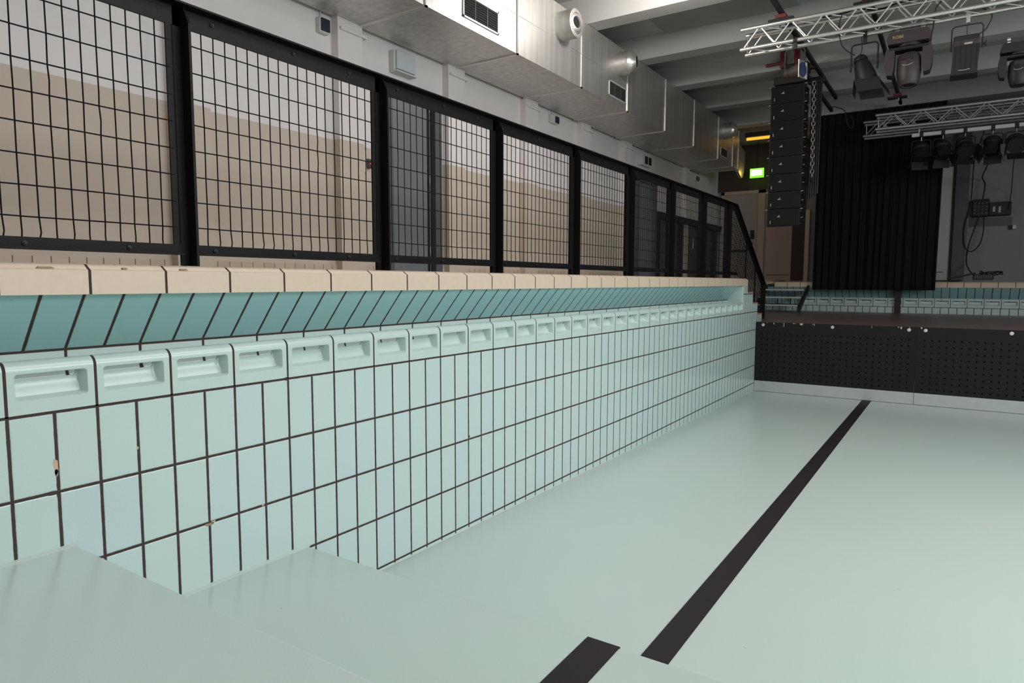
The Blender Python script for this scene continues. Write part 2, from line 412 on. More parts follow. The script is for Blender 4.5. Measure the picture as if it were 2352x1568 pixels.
b = MB()   # brown nosings of the stair in the wall
for y0, y1, z in ((8.47, 8.75, 0.262), (8.76, 9.03, 0.112), (9.04, 9.3, -0.05)):
    b.bbox(-0.9, y0, z, 0.003, y1+0.004, z+0.018, M_brown, 0.004)
struct(b, 'trim_2')
b = MB()   # block carrying the deck behind the gutter
b.box(WX, -4.9, -1.3, -0.9, 8.46, ZC-0.012, M_cream)
b.box(-0.9, -4.9, -0.1, -0.22, 8.46, ZC-0.012, M_cream)
b.box(-0.22, -4.9, 0.40, -0.06, 8.46, ZC-0.012, M_cream)
struct(b, 'deck_base', smooth=False)
b = MB(); b.box(WX, -4.9, ZC-0.012, -0.10, 8.46, ZC, M_deck); struct(b, 'floor_deck', smooth=False)
b = MB(); b.box(WX, 8.46, ZC-0.6, -0.9, YE, ZC, M_deck); struct(b, 'floor_deck_far', smooth=False)

# overflow gutter: sloped tiles, channel and 34 grip tiles
G = thing('overflow_gutter', (0, 4.0, 0), 'pale aqua tiled overflow gutter with slotted grip tiles along the left pool wall', 'pool gutter')
b = MB()
b.add([(-0.042, -4.9, 0.365), (-0.042, 8.24, 0.365), (-0.2, 8.24, 0.178), (-0.2, -4.9, 0.178)], [(0,1,2,3)], M_gut)
b.build('sloped_tiles', G, smooth=False)
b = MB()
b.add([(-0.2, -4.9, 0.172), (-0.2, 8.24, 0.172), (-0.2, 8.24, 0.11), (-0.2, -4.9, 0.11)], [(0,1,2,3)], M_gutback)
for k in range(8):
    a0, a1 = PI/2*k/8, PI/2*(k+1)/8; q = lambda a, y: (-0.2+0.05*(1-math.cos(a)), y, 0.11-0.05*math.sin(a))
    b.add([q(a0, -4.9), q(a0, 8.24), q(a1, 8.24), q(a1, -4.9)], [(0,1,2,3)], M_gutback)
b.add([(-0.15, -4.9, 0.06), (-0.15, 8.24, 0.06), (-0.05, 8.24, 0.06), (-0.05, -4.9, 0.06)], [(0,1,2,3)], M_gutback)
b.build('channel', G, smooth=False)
b = MB(); b.box(-0.206, -4.9, 0.171, -0.1985, 8.24, 0.179, M_grout)
for i in range(-20, 34):
    y = .25*i
    if y < 8.24: b.box(-0.051, y-0.0045, 0.0, -0.0012, y+0.0045, 0.1345, M_grout); b.tube([(-0.030, y-0.0045, 0.1345), (-0.030, y+0.0045, 0.1345)], 0.0282, M_grout, 20)
    if y < 8.24: b.box(-0.0495, y-0.0045, 0.13, -0.0295, y+0.0045, 0.1627, M_grout)
b.box(-0.051, -4.9, -0.004, -0.0012, 8.24, 0.0045, M_grout)
b.build('grout', G)
b = MB()   # smooth end piece of the gutter
b.bbox(-0.21, 8.235, -0.0005, 0.0006, 8.262, 0.363, M_glaze, 0.008); b.build('end_piece', G)

def rrect(y0, y1, z0, z1, r, n=3):
    pts = []
    for (cy, cz, a0) in ((y1-r, z1-r, 0), (y0+r, z1-r, 90), (y0+r, z0+r, 180), (y1-r, z0+r, 270)):
        for k in range(n+1):
            a = math.radians(a0+90*k/n); pts.append((cy+r*math.cos(a), cz+r*math.sin(a)))
    return pts
def grip_mesh():
    b = MB(); m = M_glaze
    Y0, Y1 = 0.0045, 0.2455; R = 0.030; TZ = 0.135
    n = 6
    A = rrect(0.024, 0.226, 0.046, 0.128, 0.010, n)
    O = []
    for (y, z) in A:      # matching boundary points on the outer rectangle
        yc, zc = 0.125, 0.087
        dy, dz = y-yc, z-zc
        t = min((0.125-0.0045)/abs(dy) if dy else 9e9, ((TZ-zc) if dz > 0 else (zc-0.0045))/abs(dz) if dz else 9e9)
        O.append((yc+dy*t, zc+dz*t))
    # snap corners
    for (cy, cz) in ((Y0, TZ), (Y1, TZ), (Y0, 0.0045), (Y1, 0.0045)):
        k = min(range(len(O)), key=lambda i: (O[i][0]-cy)**2+(O[i][1]-cz)**2); O[k] = (cy, cz)
    A1 = rrect(0.026, 0.224, 0.048, 0.126, 0.009, n)
    C2 = rrect(0.031, 0.219, 0.0560, 0.1262, 0.009, n)
    B = rrect(0.036, 0.214, 0.086, 0.1265, 0.008, n)
    Sl = rrect(0.038, 0.212, 0.1045, 0.1262, 0.010, n)
    loops = [(O, 0.0), (A, 0.0), (A1, -0.0025), (C2, -0.030), (B, -0.044), (Sl, -0.045), (Sl, -0.052)]
    vs = []; fs = []; L = len(A)
    for lp, x in loops: vs += [(x, y, z) for (y, z) in lp]
    for i in range(len(loops)-1):
        for k in range(L): fs.append((i*L+k, i*L+(k+1) % L, (i+1)*L+(k+1) % L, (i+1)*L+k))
    b.add(vs, fs, m)
    # rounded top and back
    arc = [(-R+R*math.cos(math.radians(a)), TZ+R*math.sin(math.radians(a))) for a in range(0, 91, 10)]
    arc2 = [(-0.036-0.016*math.sin(math.radians(a)), 0.149+0.016*math.cos(math.radians(a))) for a in range(0, 91, 15)]
    pr = arc+arc2+[(-0.052, 0.1262)]
    vs = []; fs = []
    for (x, z) in pr: vs += [(x, Y0, z), (x, Y1, z)]
    for i in range(len(pr)-1): fs.append((2*i, 2*i+1, 2*i+3, 2*i+2))
    b.add(vs, fs, m)
    for y in (Y0, Y1):
        b.add([(x, y, z) for (x, z) in [(0, 0.0045)]+pr+[(-0.052, 0.0045)]], [tuple(range(len(pr)+2))], m)
    b.add([(-0.052, Y0, 0.0045), (-0.052, Y1, 0.0045), (-0.052, Y1, 0.1045), (-0.052, Y0, 0.1045)], [(0,1,2,3)], m)
    return b
g0 = grip_mesh().build('grip_tile', G); g0.location = (0, -0.0, 0)
base_loc = Vector((0, 0, 0))
for i in range(-8, 33):
    if i == 0: continue
    c = g0.copy(); COL.objects.link(c); c.parent = G; c.matrix_parent_inverse = g0.matrix_parent_inverse.copy(); c.location = (0, .25*i, 0)

# cream coping with ribbed top edge
b = MB()
cp = [(-0.12, 0.363), (0.0, 0.363), (0.0, 0.4395), (-0.0035, 0.4435), (-0.0075, 0.4435), (-0.0095, 0.4475), (-0.0135, 0.4475), (-0.0155, 0.4515), (-0.0195, 0.4515), (-0.0225, 0.456), (-0.030, 0.4595), (-0.12, 0.4635)]
def coping_run(b, k0, k1, pit, fn, wj=0.0045):
    for k in range(k0, k1):
        a, c = k*pit+wj, (k+1)*pit-wj
        vs = [fn(x, a, z) for (x, z) in cp]+[fn(x, c, z) for (x, z) in cp]; n = len(cp)
        fs = [tuple(range(n)), tuple(range(n, 2*n))]+[(i, (i+1) % n, n+(i+1) % n, n+i) for i in range(n)]
        b.add(vs, fs, M_cream)
    sc = [(x-0.0018 if x > -0.1 else x, z-0.0015 if z > 0.37 else z+0.001) for (x, z) in cp]; n = len(sc)
    a, c = k0*pit, k1*pit-wj*1.5
    vs = [fn(x, a, z) for (x, z) in sc]+[fn(x, c, z) for (x, z) in sc]
    fs = [tuple(range(n)), tuple(range(n, 2*n))]+[(i, (i+1) % n, n+(i+1) % n, n+i) for i in range(n)]
    b.add(vs, fs, M_grout)
coping_run(b, -19, 34, 0.2489, lambda x, t, z: (x, t, z))
# chips knocked out of the ribbed edge
for (y, l, d) in ((0.125, 0.05, 0.002), (0.36, 0.018, 0.0015), (0.565, 0.03, 0.002)):
    pts = [(y-l/2, .4440), (y-l*.2, .4440-d*.3), (y+l*.1, .4440-d*.6), (y+l/2, .4445), (y+l*.3, .4500), (y-l*.35, .4495)]
    b.prism(pts, -0.012, 0.0006-0.0015, 0, M_creamchip)
struct(b, 'trim_3', smooth=False)

# left room wall with projecting piers, skirting
b = MB()
b.box(WX-0.3, -5.0, -1.3, WX, YE+0.3, 4.0, M_dado)
struct(b, 'wall_left', smooth=False)
b = MB()
for y0, y1 in ((-2.8, -2.5), (-1.2, -0.9), (0.37, 0.66), (1.95, 2.25), (3.52, 3.82), (5.095, 5.39), (6.68, 6.99), (8.24, 8.54), (9.8, 10.1), (12.9, 13.1)):
    b.box(WX, y0, ZC, WX+0.085, y1, 3.9, M_dado)
    b.box(WX, y0+0.02, 2.665, WX+0.11, y1+0.04, 2.69, M_dado)
struct(b, 'trim_4', smooth=False)
b = MB(); b.box(WX, -4.9, ZC, WX+0.012, 10.0, ZC+0.1, M_skirt); struct(b, 'baseboard_left', smooth=False)
b = MB(); b.box(WX-.3, YE, -1.3, XR+2, YE+0.3, 4.0, M_endwall); struct(b, 'wall_back', smooth=False)
b = MB(); b.box(XR+1.6, -5.0, -1.3, XR+1.9, YE+.3, 4.0, M_dado); struct(b, 'wall_right', smooth=False)
b = MB(); b.box(XR, -4.9, -1.4, XR+0.3, YF+.2, ZC, M_wall); b.box(XR+.3, -4.9, ZC-.2, XR+1.6, YE, ZC, M_deck); struct(b, 'wall_pool_right', smooth=False)
b = MB(); b.box(WX-.3, -5.2, -1.3, XR+2, -4.9, 4.0, M_dado); struct(b, 'wall_front', smooth=False)

# ceiling slab and cross beams
b = MB(); b.box(WX-.3, -5.2, 3.885, XR+2, YE+.3, 4.05, M_ceil)
struct(b, 'ceiling', smooth=False)
yb = [7.09-1.62*k for k in range(1, 8)]+[7.09, 8.71, 10.25, 11.87, 13.57, 15.2]
for y in sorted(yb):
    b = MB(); b.prism([(y-0.27, 3.57), (y, 3.57), (y+0.02, 3.89), (y-0.29, 3.89)], WX, XR+1.6, 0, M_ceil)
    tag(b.build('ceiling_beam', smooth=False), kind='structure')
for (x0, x1, y0, y1) in ((-1.2, 0.55, 7.16, 8.36), (0.9, 2.8, 7.16, 8.36), (3.1, 5.0, 7.16, 8.36), (0.9, 2.8, 8.8, 9.9)):
    b = MB(); b.bbox(x0, y0, 3.83, x1, y1, 3.886, M_ceilpan, 0.008)
    tag(b.build('ceiling_panel'), kind='structure')

# ------------------------------------------------------------------ railing on the deck edge
RX = -0.15; ZT = 1.43; ZB = 0.463
F = thing('railing', (RX, 4.0, ZB), 'black steel railing with wire mesh panels standing on the cream coping', 'railing')
posts = [-2.44, -1.4, -0.36, 0.68, 1.72, 2.745, 3.795, 4.835, 5.87, 6.91, 7.95]
for y in posts:
    b = MB(); x0, x1 = RX-0.045, RX+0.055
    b.prism([(x0, ZB), (x1, ZB), (x1, ZT-0.075), (x1-0.035, ZT-0.0075), (x0, ZT-0.0075)], y-0.005, y+0.005, 1, M_frame)
    b.prism([(RX-.008, ZB), (RX+.002, ZB), (RX+.002, ZT-.01), (RX-.008, ZT-.01)], y-0.035, y+0.0, 1, M_frame)
    b.build('post', F, smooth=False)
def seg_rail(pa, pb, name, hgt, flange, top=True):
    """L section rail between two (y, z) points"""
    b = MB(); (ya, za), (yb_, zb_) = pa, pb
    s = -1 if top else 1
    def q(dx0, dx1, dz0, dz1):
        vs = [(RX+dx, y, z+dz) for (y, z) in ((ya, za), (yb_, zb_)) for (dx, dz) in ((dx0, dz0), (dx1, dz0), (dx1, dz1), (dx0, dz1))]
        b.add(vs, [(0,1,2,3), (4,7,6,5), (0,4,5,1), (1,5,6,2), (2,6,7,3), (3,7,4,0)], M_frame)
    if top: q(-0.006, 0.002, -hgt, 0); q(-0.006, flange, -0.007, 0)
    else: q(-0.006, 0.002, 0, hgt); q(-0.006, flange, 0, 0.006)
    return b.build(name, F, smooth=False)
seg_rail((-4.8, ZT), (8.26, ZT), 'top_rail', 0.08, 0.045)
bolts = MB()
for i in range(len(posts)-1):
    a, c = posts[i], posts[i+1]
    seg_rail((a+0.005, 0.505), (c-0.035, 0.505), 'bottom_rail', 0.04, 0.026, False)
    for fr in (0.10, 0.47, 0.78):
        y = a+(c-a)*fr
        bolts.lathe((RX+0.001, y, 0.525), (1, 0, 0), [(0, 0.008), (0.006, 0.008), (0.007, 0.004), (0.011, 0.004)], M_blk, 8)
        bolts.lathe((RX+0.001, y+.02, ZT-0.035), (1, 0, 0), [(0, 0.008), (0.006, 0.008), (0.007, 0.004), (0.011, 0.004)], M_blk, 8)
bolts.build('bolts', F)
PITCH_Z = 0.0975
def wires(ya, yb_, zt, zb, parent_name, kinks=True, r=0.0026, cut=None):
    b = MB(); rnd = random.Random(int(ya*1000)+5)
    n = max(2, round((yb_-ya)/0.05)); st = (yb_-ya)/n
    zs = []; z = 1.292
    while z > zb+0.02: zs.append(z); z -= PITCH_Z
    bottom_kink = rnd.random() > 0.35
    for k in range(n+1):
        y = ya+k*st; pts = [(RX-0.004, y, zt)]
        kk = rnd.random() < 0.12
        for j, z in enumerate(zs):
            if z > zt-0.01: continue
            dy = rnd.uniform(-0.001, 0.001)
            pts.append((RX-0.004, y+dy, z))
            if kinks and ((kk and j in (2, 3, 7)) or (bottom_kink and j == len(zs)-1)):
                pts.append((RX-0.004, y+rnd.uniform(-.002, .005), z-PITCH_Z*0.5))
        pts.append((RX-0.004, y, zb))
        if len(pts) > 1: b.tube(pts, r, M_frame, 5, cap=False)
    for z in zs:
        if z > zt-0.01: continue
        pts = [(RX+0.001, ya+(yb_-ya)*t/8, z+rnd.uniform(-.0012, .0012)) for t in range(9)]
        b.tube(pts, r, M_frame, 5, cap=False)
    return b
for i in range(len(posts)-1):
    a, c = posts[i], posts[i+1]
    for y0 in (a+0.006, c-0.062): MB().box(RX-0.006, y0, 0.545, RX+0.002, y0+0.022, ZT-0.08, M_frame).build('frame_upright', F, smooth=False)
    wo = wires(a+0.03, c-0.05, ZT-0.08, 0.54, 'x').build('wire_mesh', F)
# end bay and sloping stair rail down to the stage
def slope(y): return ZT if y < 8.26 else ZT-(y-8.26)*(ZT-0.372)/(9.98-8.26)
seg_rail((8.25, ZT), (9.98, 0.372), 'handrail', 0.07, 0.045)
b = MB(); b.box(RX-.03, 9.94, ZS, RX+.03, 10.02, 0.372, M_frame); b.build('post', F, smooth=False)
for y, z in ((8.9, 0.13), (9.45, ZS)):
    b = MB(); b.box(RX-.01, y, z, RX+.0, y+.03, slope(y)-.03, M_frame); b.build('post', F, smooth=False)
b = MB()
for k in range(int((9.9-7.98)/0.05)):
    y = 8.0+0.05*k; zb = 0.54 if y < 8.46 else max(ZS+.06, 0.54-(y-8.46)*0.61)
    b.tube([(RX-.004, y, slope(y)-.05), (RX-.004, y, zb)], 0.0032, M_frame, 5, cap=False)
for j in range(11):
    off = 0.09+PITCH_Z*j*0.9
    ye = 9.9 if slope(9.9)-off > ZS+.05 else 8.26+(ZT-off-ZS-.05)/0.615
    zz = lambda y: slope(y)-off
    b.tube([(RX, 7.99, ZT-off), (RX, 8.26, ZT-off), (RX, min(9.9, ye), zz(min(9.9, ye)))], 0.0032, M_frame, 5, cap=False)
b.build('wire_mesh', F)
b = MB(); b.add([(RX-.006, 8.0, .505), (RX+.02, 8.0, .505), (RX+.02, 8.46, .505), (RX-.006, 8.46, .505), (RX-.006, 8.0, .545), (RX+.02, 8.0, .51), (RX+.02, 8.46, .51), (RX-.006, 8.46, .545)],
                [(0,1,2,3), (4,5,6,7), (0,4,7,3), (1,5,6,2), (0,1,5,4), (3,2,6,7)], M_frame); b.build('bottom_rail', F, smooth=False)
seg_rail((8.46, 0.505), (9.95, -0.40+0.03), 'bottom_rail', 0.035, 0.02, False) if False else None

# ------------------------------------------------------------------ wall fittings on the left wall
D = thing('door_1', (WX, 4.6, ZC), None, None); D['kind'] = 'structure'
b = MB()
b.box(WX, 4.20, ZC, WX+.05, 4.25, 2.365, M_dgrey); b.box(WX, 4.86, ZC, WX+.09, 4.97, 2.365, M_dgrey); b.box(WX, 4.20, 2.325, WX+.09, 4.97, 2.365, M_dgrey)
b.build('door_frame', D, smooth=False)
b = MB(); b.box(WX, 4.25, ZC+.01, WX+.03, 4.79, 2.325, M_grey); b.build('door_leaf', D, smooth=False)
b = MB(); b.box(WX, 4.79, ZC, WX+.036, 4.86, 2.325, M_blk)
for z in (0.7, 1.45, 2.2): b.lathe((WX+.045, 4.81, z), (0, 0, 1), [(0, .011), (.09, .011)], M_grey, 10)
b.tube([(WX+.05, 4.81, .5), (WX+.05, 4.81, 2.3)], .006, M_dgrey, 6)
b.build('hinge', D)
# far grey door and dark framed partition
D = thing('door_2', (WX, 10.9, ZC), None, None); D['kind'] = 'structure'
b = MB(); b.box(WX, 10.34, ZC, WX+.10, 10.44, 2.24, M_dgrey); b.box(WX, 11.15, ZC, WX+.10, 11.25, 2.24, M_dgrey); b.box(WX, 10.34, 2.19, WX+.10, 11.25, 2.24, M_dgrey); b.build('door_frame', D, smooth=False)
b = MB(); b.box(WX, 10.44, ZC+.01, WX+.05, 11.15, 2.19, M_grey); b.build('door_leaf', D, smooth=False)
P = thing('partition', (WX+.1, 13.2, ZC), 'low dark framed partition with grey panels along the far left wall', 'partition')
b = MB(); b.box(WX, 11.27, 1.61, WX+.14, 15.3, 1.73, M_blk); b.build('top_rail', P, smooth=False)
for y in (11.27, 12.5, 13.72, 14.8):
    b = MB(); b.box(WX, y, ZC, WX+.12, y+.15, 1.61, M_blk); b.build('post', P, smooth=False)
b = MB(); b.box(WX, 11.3, ZC, WX+.06, 15.3, 1.6, M_dgrey); b.build('panel', P, smooth=False)
b = MB(); b.tube([(WX+.15, 13.15, 1.35), (WX+.17, 13.15, 1.33), (WX+.17, 13.15, 1.12), (WX+.13, 13.15, 1.1)], .012, M_chrome, 8); b.build('handle', P)

# emergency light box
E = thing('emergency_light', (WX, 4.42, 2.6), 'white boxed emergency light with pale face on the wall under the duct', 'emergency light')
b = MB(); b.bbox(WX, 4.26, 2.50, WX+.07, 4.55, 2.70, M_cream_plastic, 0.006); b.build('housing', E)
b = MB(); b.bbox(WX+.068, 4.275, 2.515, WX+.10, 4.545, 2.695, M_bluegrey, 0.004); b.build('diffuser', E)
b = MB(); b.box(WX, 4.26, 2.488, WX+.105, 4.56, 2.502, M_cream_plastic); b.build('lower_lip', E, smooth=False)
def sensor(y, z, w_, h_, label, two=False, sz=0.055):
    t = thing('wall_sensor', (WX, y, z), label, 'sensor')
    b = MB(); b.bbox(WX, y-w_/2, z-h_/2, WX+sz, y+w_/2, z+h_/2, M_cream_plastic, 0.005); b.build('housing', t)
    b = MB()
    if two:
        b.bbox(WX+sz-.004, y-w_*.02, z-h_*.4, WX+sz+.012, y+w_*.2, z+h_*.4, M_navy, .002); b.bbox(WX+sz-.004, y+w_*.25, z-h_*.4, WX+sz+.012, y+w_*.48, z+h_*.4, M_navy, .002)
    else: b.bbox(WX+sz-.004, y-w_*.42, z-h_*.4, WX+sz+.015, y+w_*.45, z+h_*.42, M_navy, .003)
    b.build('lens', t)
    b = MB(); b.tube([(WX+.01, y-w_*.1, z+h_/2), (WX+.01, y-w_*.1, z+h_/2+.14)], .008, M_cream_plastic, 6); b.build('conduit', t)
sensor(3.40, 2.66, 0.11, 0.13, 'small wall sensor with one dark blue window, nearest under the duct')
sensor(7.50, 2.665, 0.2, 0.11, 'small wall sensor with two dark blue windows under the middle of the duct', True)
sensor(13.7, 2.645, 0.22, 0.10, 'tiny grey wall sensor farthest away beside the end of the duct')
E = thing('wall_vent', (WX, 10.8, 2.58), 'square vent with two dark openings on the left wall near the far end', 'vent')
b = MB(); b.bbox(WX, 10.54, 2.49, WX+.09, 10.98, 2.68, M_cream_plastic, .006); b.build('frame', E)
b = MB(); b.box(WX+.088, 10.66, 2.52, WX+.096, 10.79, 2.655, M_blk); b.box(WX+.088, 10.83, 2.52, WX+.096, 10.96, 2.655, M_blk); b.build('opening', E)
A = thing('fire_alarm_point', (WX, 3.93, 1.54), 'small red fire alarm call point on beige wall beside the grey door', 'alarm button')
b = MB(); b.bbox(WX, 3.84, 1.45, WX+.035, 3.90, 1.66, M_cream_plastic, .004); b.build('backplate', A)
b = MB(); b.bbox(WX, 3.895, 1.50, WX+.05, 3.97, 1.585, M_dkbrown, .006); b.build('body', A)
b = MB(); b.lathe((WX+.05, 3.935, 1.545), (1, 0, 0), [(0, .010), (.004, .010), (.006, .006)], M_led, 14); b.build('button', A)
b = MB(); b.tube([(WX+.01, 3.87, 1.66), (WX+.01, 3.87, 2.95)], .007, M_cream_plastic, 8); tag(b.build('conduit'), 'thin vertical white conduit rising from the fire alarm call point', 'conduit')

# ------------------------------------------------------------------ ventilation duct
DX0, DX1, DZ0, DZ1 = -2.45, -1.61, 2.775, 3.565
T = thing('ventilation_duct', (-2.0, 6.0, DZ0), 'large rectangular galvanised ventilation duct under the ceiling along the left wall', 'air duct')
js = [-3.4, -1.99, -0.54, 0.9, 2.34, 3.787, 5.235, 6.67, 8.045, 9.5, 10.89, 12.32, 13.33, 13.75]
for i in range(len(js)-1):
    a, c = js[i], js[i+1]; b = MB()
    ym, zm = (a+c)/2, (DZ0+DZ1)/2
    x0, x1 = DX0, DX1
    # slight cross-break on front and bottom
    vs = [(x1, a, DZ0), (x1, c, DZ0), (x1, c, DZ1), (x1, a, DZ1), (x1+0.004, ym, zm), (x0, a, DZ0), (x0, c, DZ0), (x0, c, DZ1), (x0, a, DZ1), ((x0+x1)/2, ym, DZ0-0.004)]
    fs = [(0,1,4), (1,2,4), (2,3,4), (3,0,4), (0,5,9), (5,6,9), (6,1,9), (1,0,9), (5,8,7,6), (3,2,7,8), (0,3,8,5), (1,6,7,2)]
    b.add(vs, fs, M_duct)
    b.box(x1-0.001, a, 3.165, x1+.0045, c, 3.169, M_duct)
    b.build('duct_section', T, smooth=False)
for y in js[1:]:
    b = MB(); o = 0.012; hw = 0.014
    for (x0, z0, x1, z1) in ((DX1-.002, DZ0-o, DX1+o, DZ1), (DX0-o, DZ0-o, DX1+o, DZ0+.002), (DX0-o, DZ0-o, DX0+.002, DZ1)):
        b.box(x0, y-hw, z0, x1, y-.002, z1, M_alu); b.box(x0, y+.002, z0, x1, y+hw, z1, M_alu)
    b.build('joint_flange', T, smooth=False)
def grille(y0, y1, z0, z1):
    fr = MB(); t = .022
    for (a, c, e, f_) in ((y0, z0, y1, z0+t), (y0, z1-t, y1, z1), (y0, z0, y0+t, z1), (y1-t, z0, y1, z1)):
        fr.bbox(DX1, a, c, DX1+.012, e, f_, M_plate, .003)
    fo = fr.build('grille', T)
    s = MB(); s.box(DX1-.0, y0+t, z0+t, DX1+.006, y1-t, z1-t, M_hole)
    n = 8
    for k in range(n):
        z = z0+t+(z1-z0-2*t)*(k+.5)/n
        s.add([(DX1+.005, y0+t, z+.004), (DX1+.005, y1-t, z+.004), (DX1+.012, y1-t, z-.002), (DX1+.012, y0+t, z-.002)], [(0,1,2,3)], M_cream_plastic)
    for k in (1, 2): s.box(DX1+.006, y0+(y1-y0)*k/3-.004, z0+t, DX1+.010, y0+(y1-y0)*k/3+.004, z1-t, M_dgrey)
    so = s.build('slats', T, smooth=False); so.parent = fo; so.matrix_parent_inverse = Matrix.Identity(4); so.location = (0, 0, 0)
grille(4.30, 4.885, 2.852, 3.078); grille(7.44, 7.99, 2.855, 3.065); grille(12.49, 12.96, 2.86, 3.05)
def nozzle(y, z, kind):
    b = MB(); x = DX1
    if kind == 0:
        b.lathe((x, y, z), (1, 0, 0), [(0, .158), (.205, .158), (.21, .150), (.21, .118), (.19, .116)], M_duct, 40, cap=False)
        no = b.build('nozzle', T)
        c = MB(); d = Vector((1, -.25, .03)).normalized()
        c.lathe((x+.13, y, z), d, [(0, .112), (.05, .118), (.075, .110), (.095, .085), (.10, .066), (.075, .058)], M_chrome if False else M_alu, 32, cap=False)
        co = c.build('ball', T); h = MB(); h.lathe((x+.13, y, z), d, [(.04, .062), (.082, .062)], M_hole, 24); ho = h.build('opening', T)
        for q in (co, ho): q.parent = no; q.matrix_parent_inverse = Matrix.Identity(4); q.location = (0, 0, 0)
    else:
        b.lathe((x, y, z), (1, 0, 0), [(0, .155), (.16, .155), (.165, .148)], M_duct, 40, cap=False)
        no = b.build('nozzle', T)
        c = MB(); d = Vector((1, .22, .0)).normalized()
        c.lathe((x+.155, y, z), d, [(-.02, .150), (.02, .146), (.05, .125), (.075, .10), (.09, .085), (.085, .07)], M_alu, 32, cap=False)
        co = c.build('ball', T); h = MB(); h.lathe((x+.155, y, z), d, [(.0, .075), (.086, .075)], M_hole, 24); ho = h.build('opening', T)
        for q in (co, ho): q.parent = no; q.matrix_parent_inverse = Matrix.Identity(4); q.location = (0, 0, 0)
nozzle(6.15, 3.325, 0); nozzle(7.78, 3.335, 1); nozzle(12.72, 3.37, 1)
# curved elbow at the far end of the duct, lit amber
b = MB()
arc = [(14.22+0.10*math.cos(a), 0) for a in (0,)]
pl = [(13.78, 3.30), (14.25, 3.22), (14.27, 3.0), (14.22, 2.80), (14.12, 2.66), (14.02, 2.63), (13.78, 2.74)]
b.prism(pl, -1.66, -1.60, 0, M_duct); b.build('elbow', T, smooth=False)
L_ = thing('tube_lamp', (-1.0, 14.6, 3.3), 'amber glowing tube lamp under a dark beam behind the duct end', 'lamp')
b = MB(); b.bbox(-1.55, 14.0, 3.47, -0.5, 14.1, 3.56, M_blk, .006); b.build('housing', L_)
b = MB(); b.tube([(-1.52, 14.05, 3.435), (-0.52, 14.05, 3.435)], .03, M_yellow, 12); b.build('tube', L_)

# ------------------------------------------------------------------ end wall
D = thing('door_3', (-1.9, YE, ZC), None, None); D['kind'] = 'structure'
b = MB(); b.box(-2.40, YE-.05, ZC, -2.33, YE, 2.53, M_beige); b.box(-1.55, YE-.05, ZC, -1.40, YE, 2.53, M_beige); b.box(-2.40, YE-.05, 2.46, -1.40, YE, 2.53, M_beige); b.build('door_frame', D, smooth=False)
b = MB(); b.box(-2.33, YE-.03, ZC, -1.55, YE, 2.46, M_leaf); b.build('door_leaf', D, smooth=False)
b = MB(); b.box(-1.70, YE-.06, 1.42, -1.62, YE-.03, 1.62, M_blk); b.box(-1.86, YE-.06, 1.42, -1.78, YE-.03, 1.55, M_dgrey)
b.tube([(-1.66, YE-.07, 1.32), (-1.66, YE-.11, 1.28), (-1.76, YE-.11, 1.15), (-2.25, YE-.11, 1.15)], .022, M_blk, 8); b.build('push_bar', D)
D = thing('door_4', (-1.05, YE, ZC), None, None); D['kind'] = 'structure'
b = MB(); b.box(-1.36, YE-.03, ZC-.05, -0.80, YE, 2.5, M_beige); b.box(-1.33, YE-.035, ZC+.11, -0.83, YE-.03, ZC+.125, M_ebrown); b.build('door_leaf', D, smooth=False)
b = MB(); b.box(-0.80, YE-.02, ZC, -0.53, YE, 3.5, M_ebrown); b.build('dark_strip', D, smooth=False)  # dark upright strip beside the door leaf
b = MB(); b.box(-2.5, YE-.012, 2.54, -0.30, YE, 3.57, M_ebrown); struct(b, 'trim_5', smooth=False)
b = MB(); b.bbox(-0.51, YE-.14, ZC-.05, -0.42, YE-.03, 2.02, M_cream, .006)
tag(b.build('column'), 'thin cream upright on the end wall just left of the black curtain', 'column')
X_ = thing('exit_sign', (-1.5, YE-.25, 2.8), 'glowing green and white exit sign near the far left corner', 'exit sign')
b = MB(); b.bbox(-1.70, YE-.30, 2.775, -1.395, YE-.26, 2.985, M_green, .006); b.build('housing', X_)
b = MB(); b.box(-1.675, YE-.304, 2.815, -1.59, YE-.299, 2.955, M_signwhite); b.box(-1.58, YE-.304, 2.825, -1.43, YE-.299, 2.955, M_signwhite); b.build('pictogram', X_, smooth=False)
b = MB(); b.tube([(-1.55, YE-.28, 2.98), (-1.55, YE-.28, 3.57)], .008, M_blk, 6); b.build('stem', X_)

# right-hand part of the end wall
b = MB(); b.bbox(1.93, YE-.10, ZC, 2.19, YE-.05, 2.71, M_cream_plastic, .004); b.box(1.93, YE-.105, .62, 2.12, YE-.10, .635, M_dgrey)
tag(b.build('white_board'), 'tall pale board leaning on the end wall right of the curtain', 'board')
b = MB(); b.box(2.24, YE-.22, ZC, 2.46, YE, 3.9, M_dgrey); b.box(2.205, YE-.05, ZC, 2.225, YE-.02, 3.9, M_endwall); struct(b, 'trim_6', smooth=False)
B_ = thing('power_distribution_box', (2.84, YE, 1.72), 'black power distribution box on the end wall with rows of sockets', 'power box')
b = MB(); b.bbox(2.53, YE-.20, 1.70, 2.80, YE, 2.03, M_blk, .008); b.bbox(2.80, YE-.17, 1.71, 3.15, YE, 1.96, M_blk2, .008); b.build('case', B_)
for i in range(4):
    for j in range(4):
        b = MB(); b.lathe((2.575+.06*i, YE-.20, 1.76+.065*j), (0, -1, 0), [(0, .022), (.012, .022), (.014, .016), (.004, .014)], M_dgrey, 12); b.build('socket', B_)
b = MB(); b.box(2.86, YE-.176, 1.78, 2.90, YE-.17, 1.88, M_logo); b.box(2.95, YE-.176, 1.76, 2.99, YE-.17, 1.88, M_logo); b.build('switch', B_, smooth=False)
b = MB(); b.box(2.50, YE-.02, 1.52, 3.18, YE, 1.68, M_dgrey); tag(b.build('mounting_board', smooth=False), 'dull grey board on the end wall under the power box', 'board')
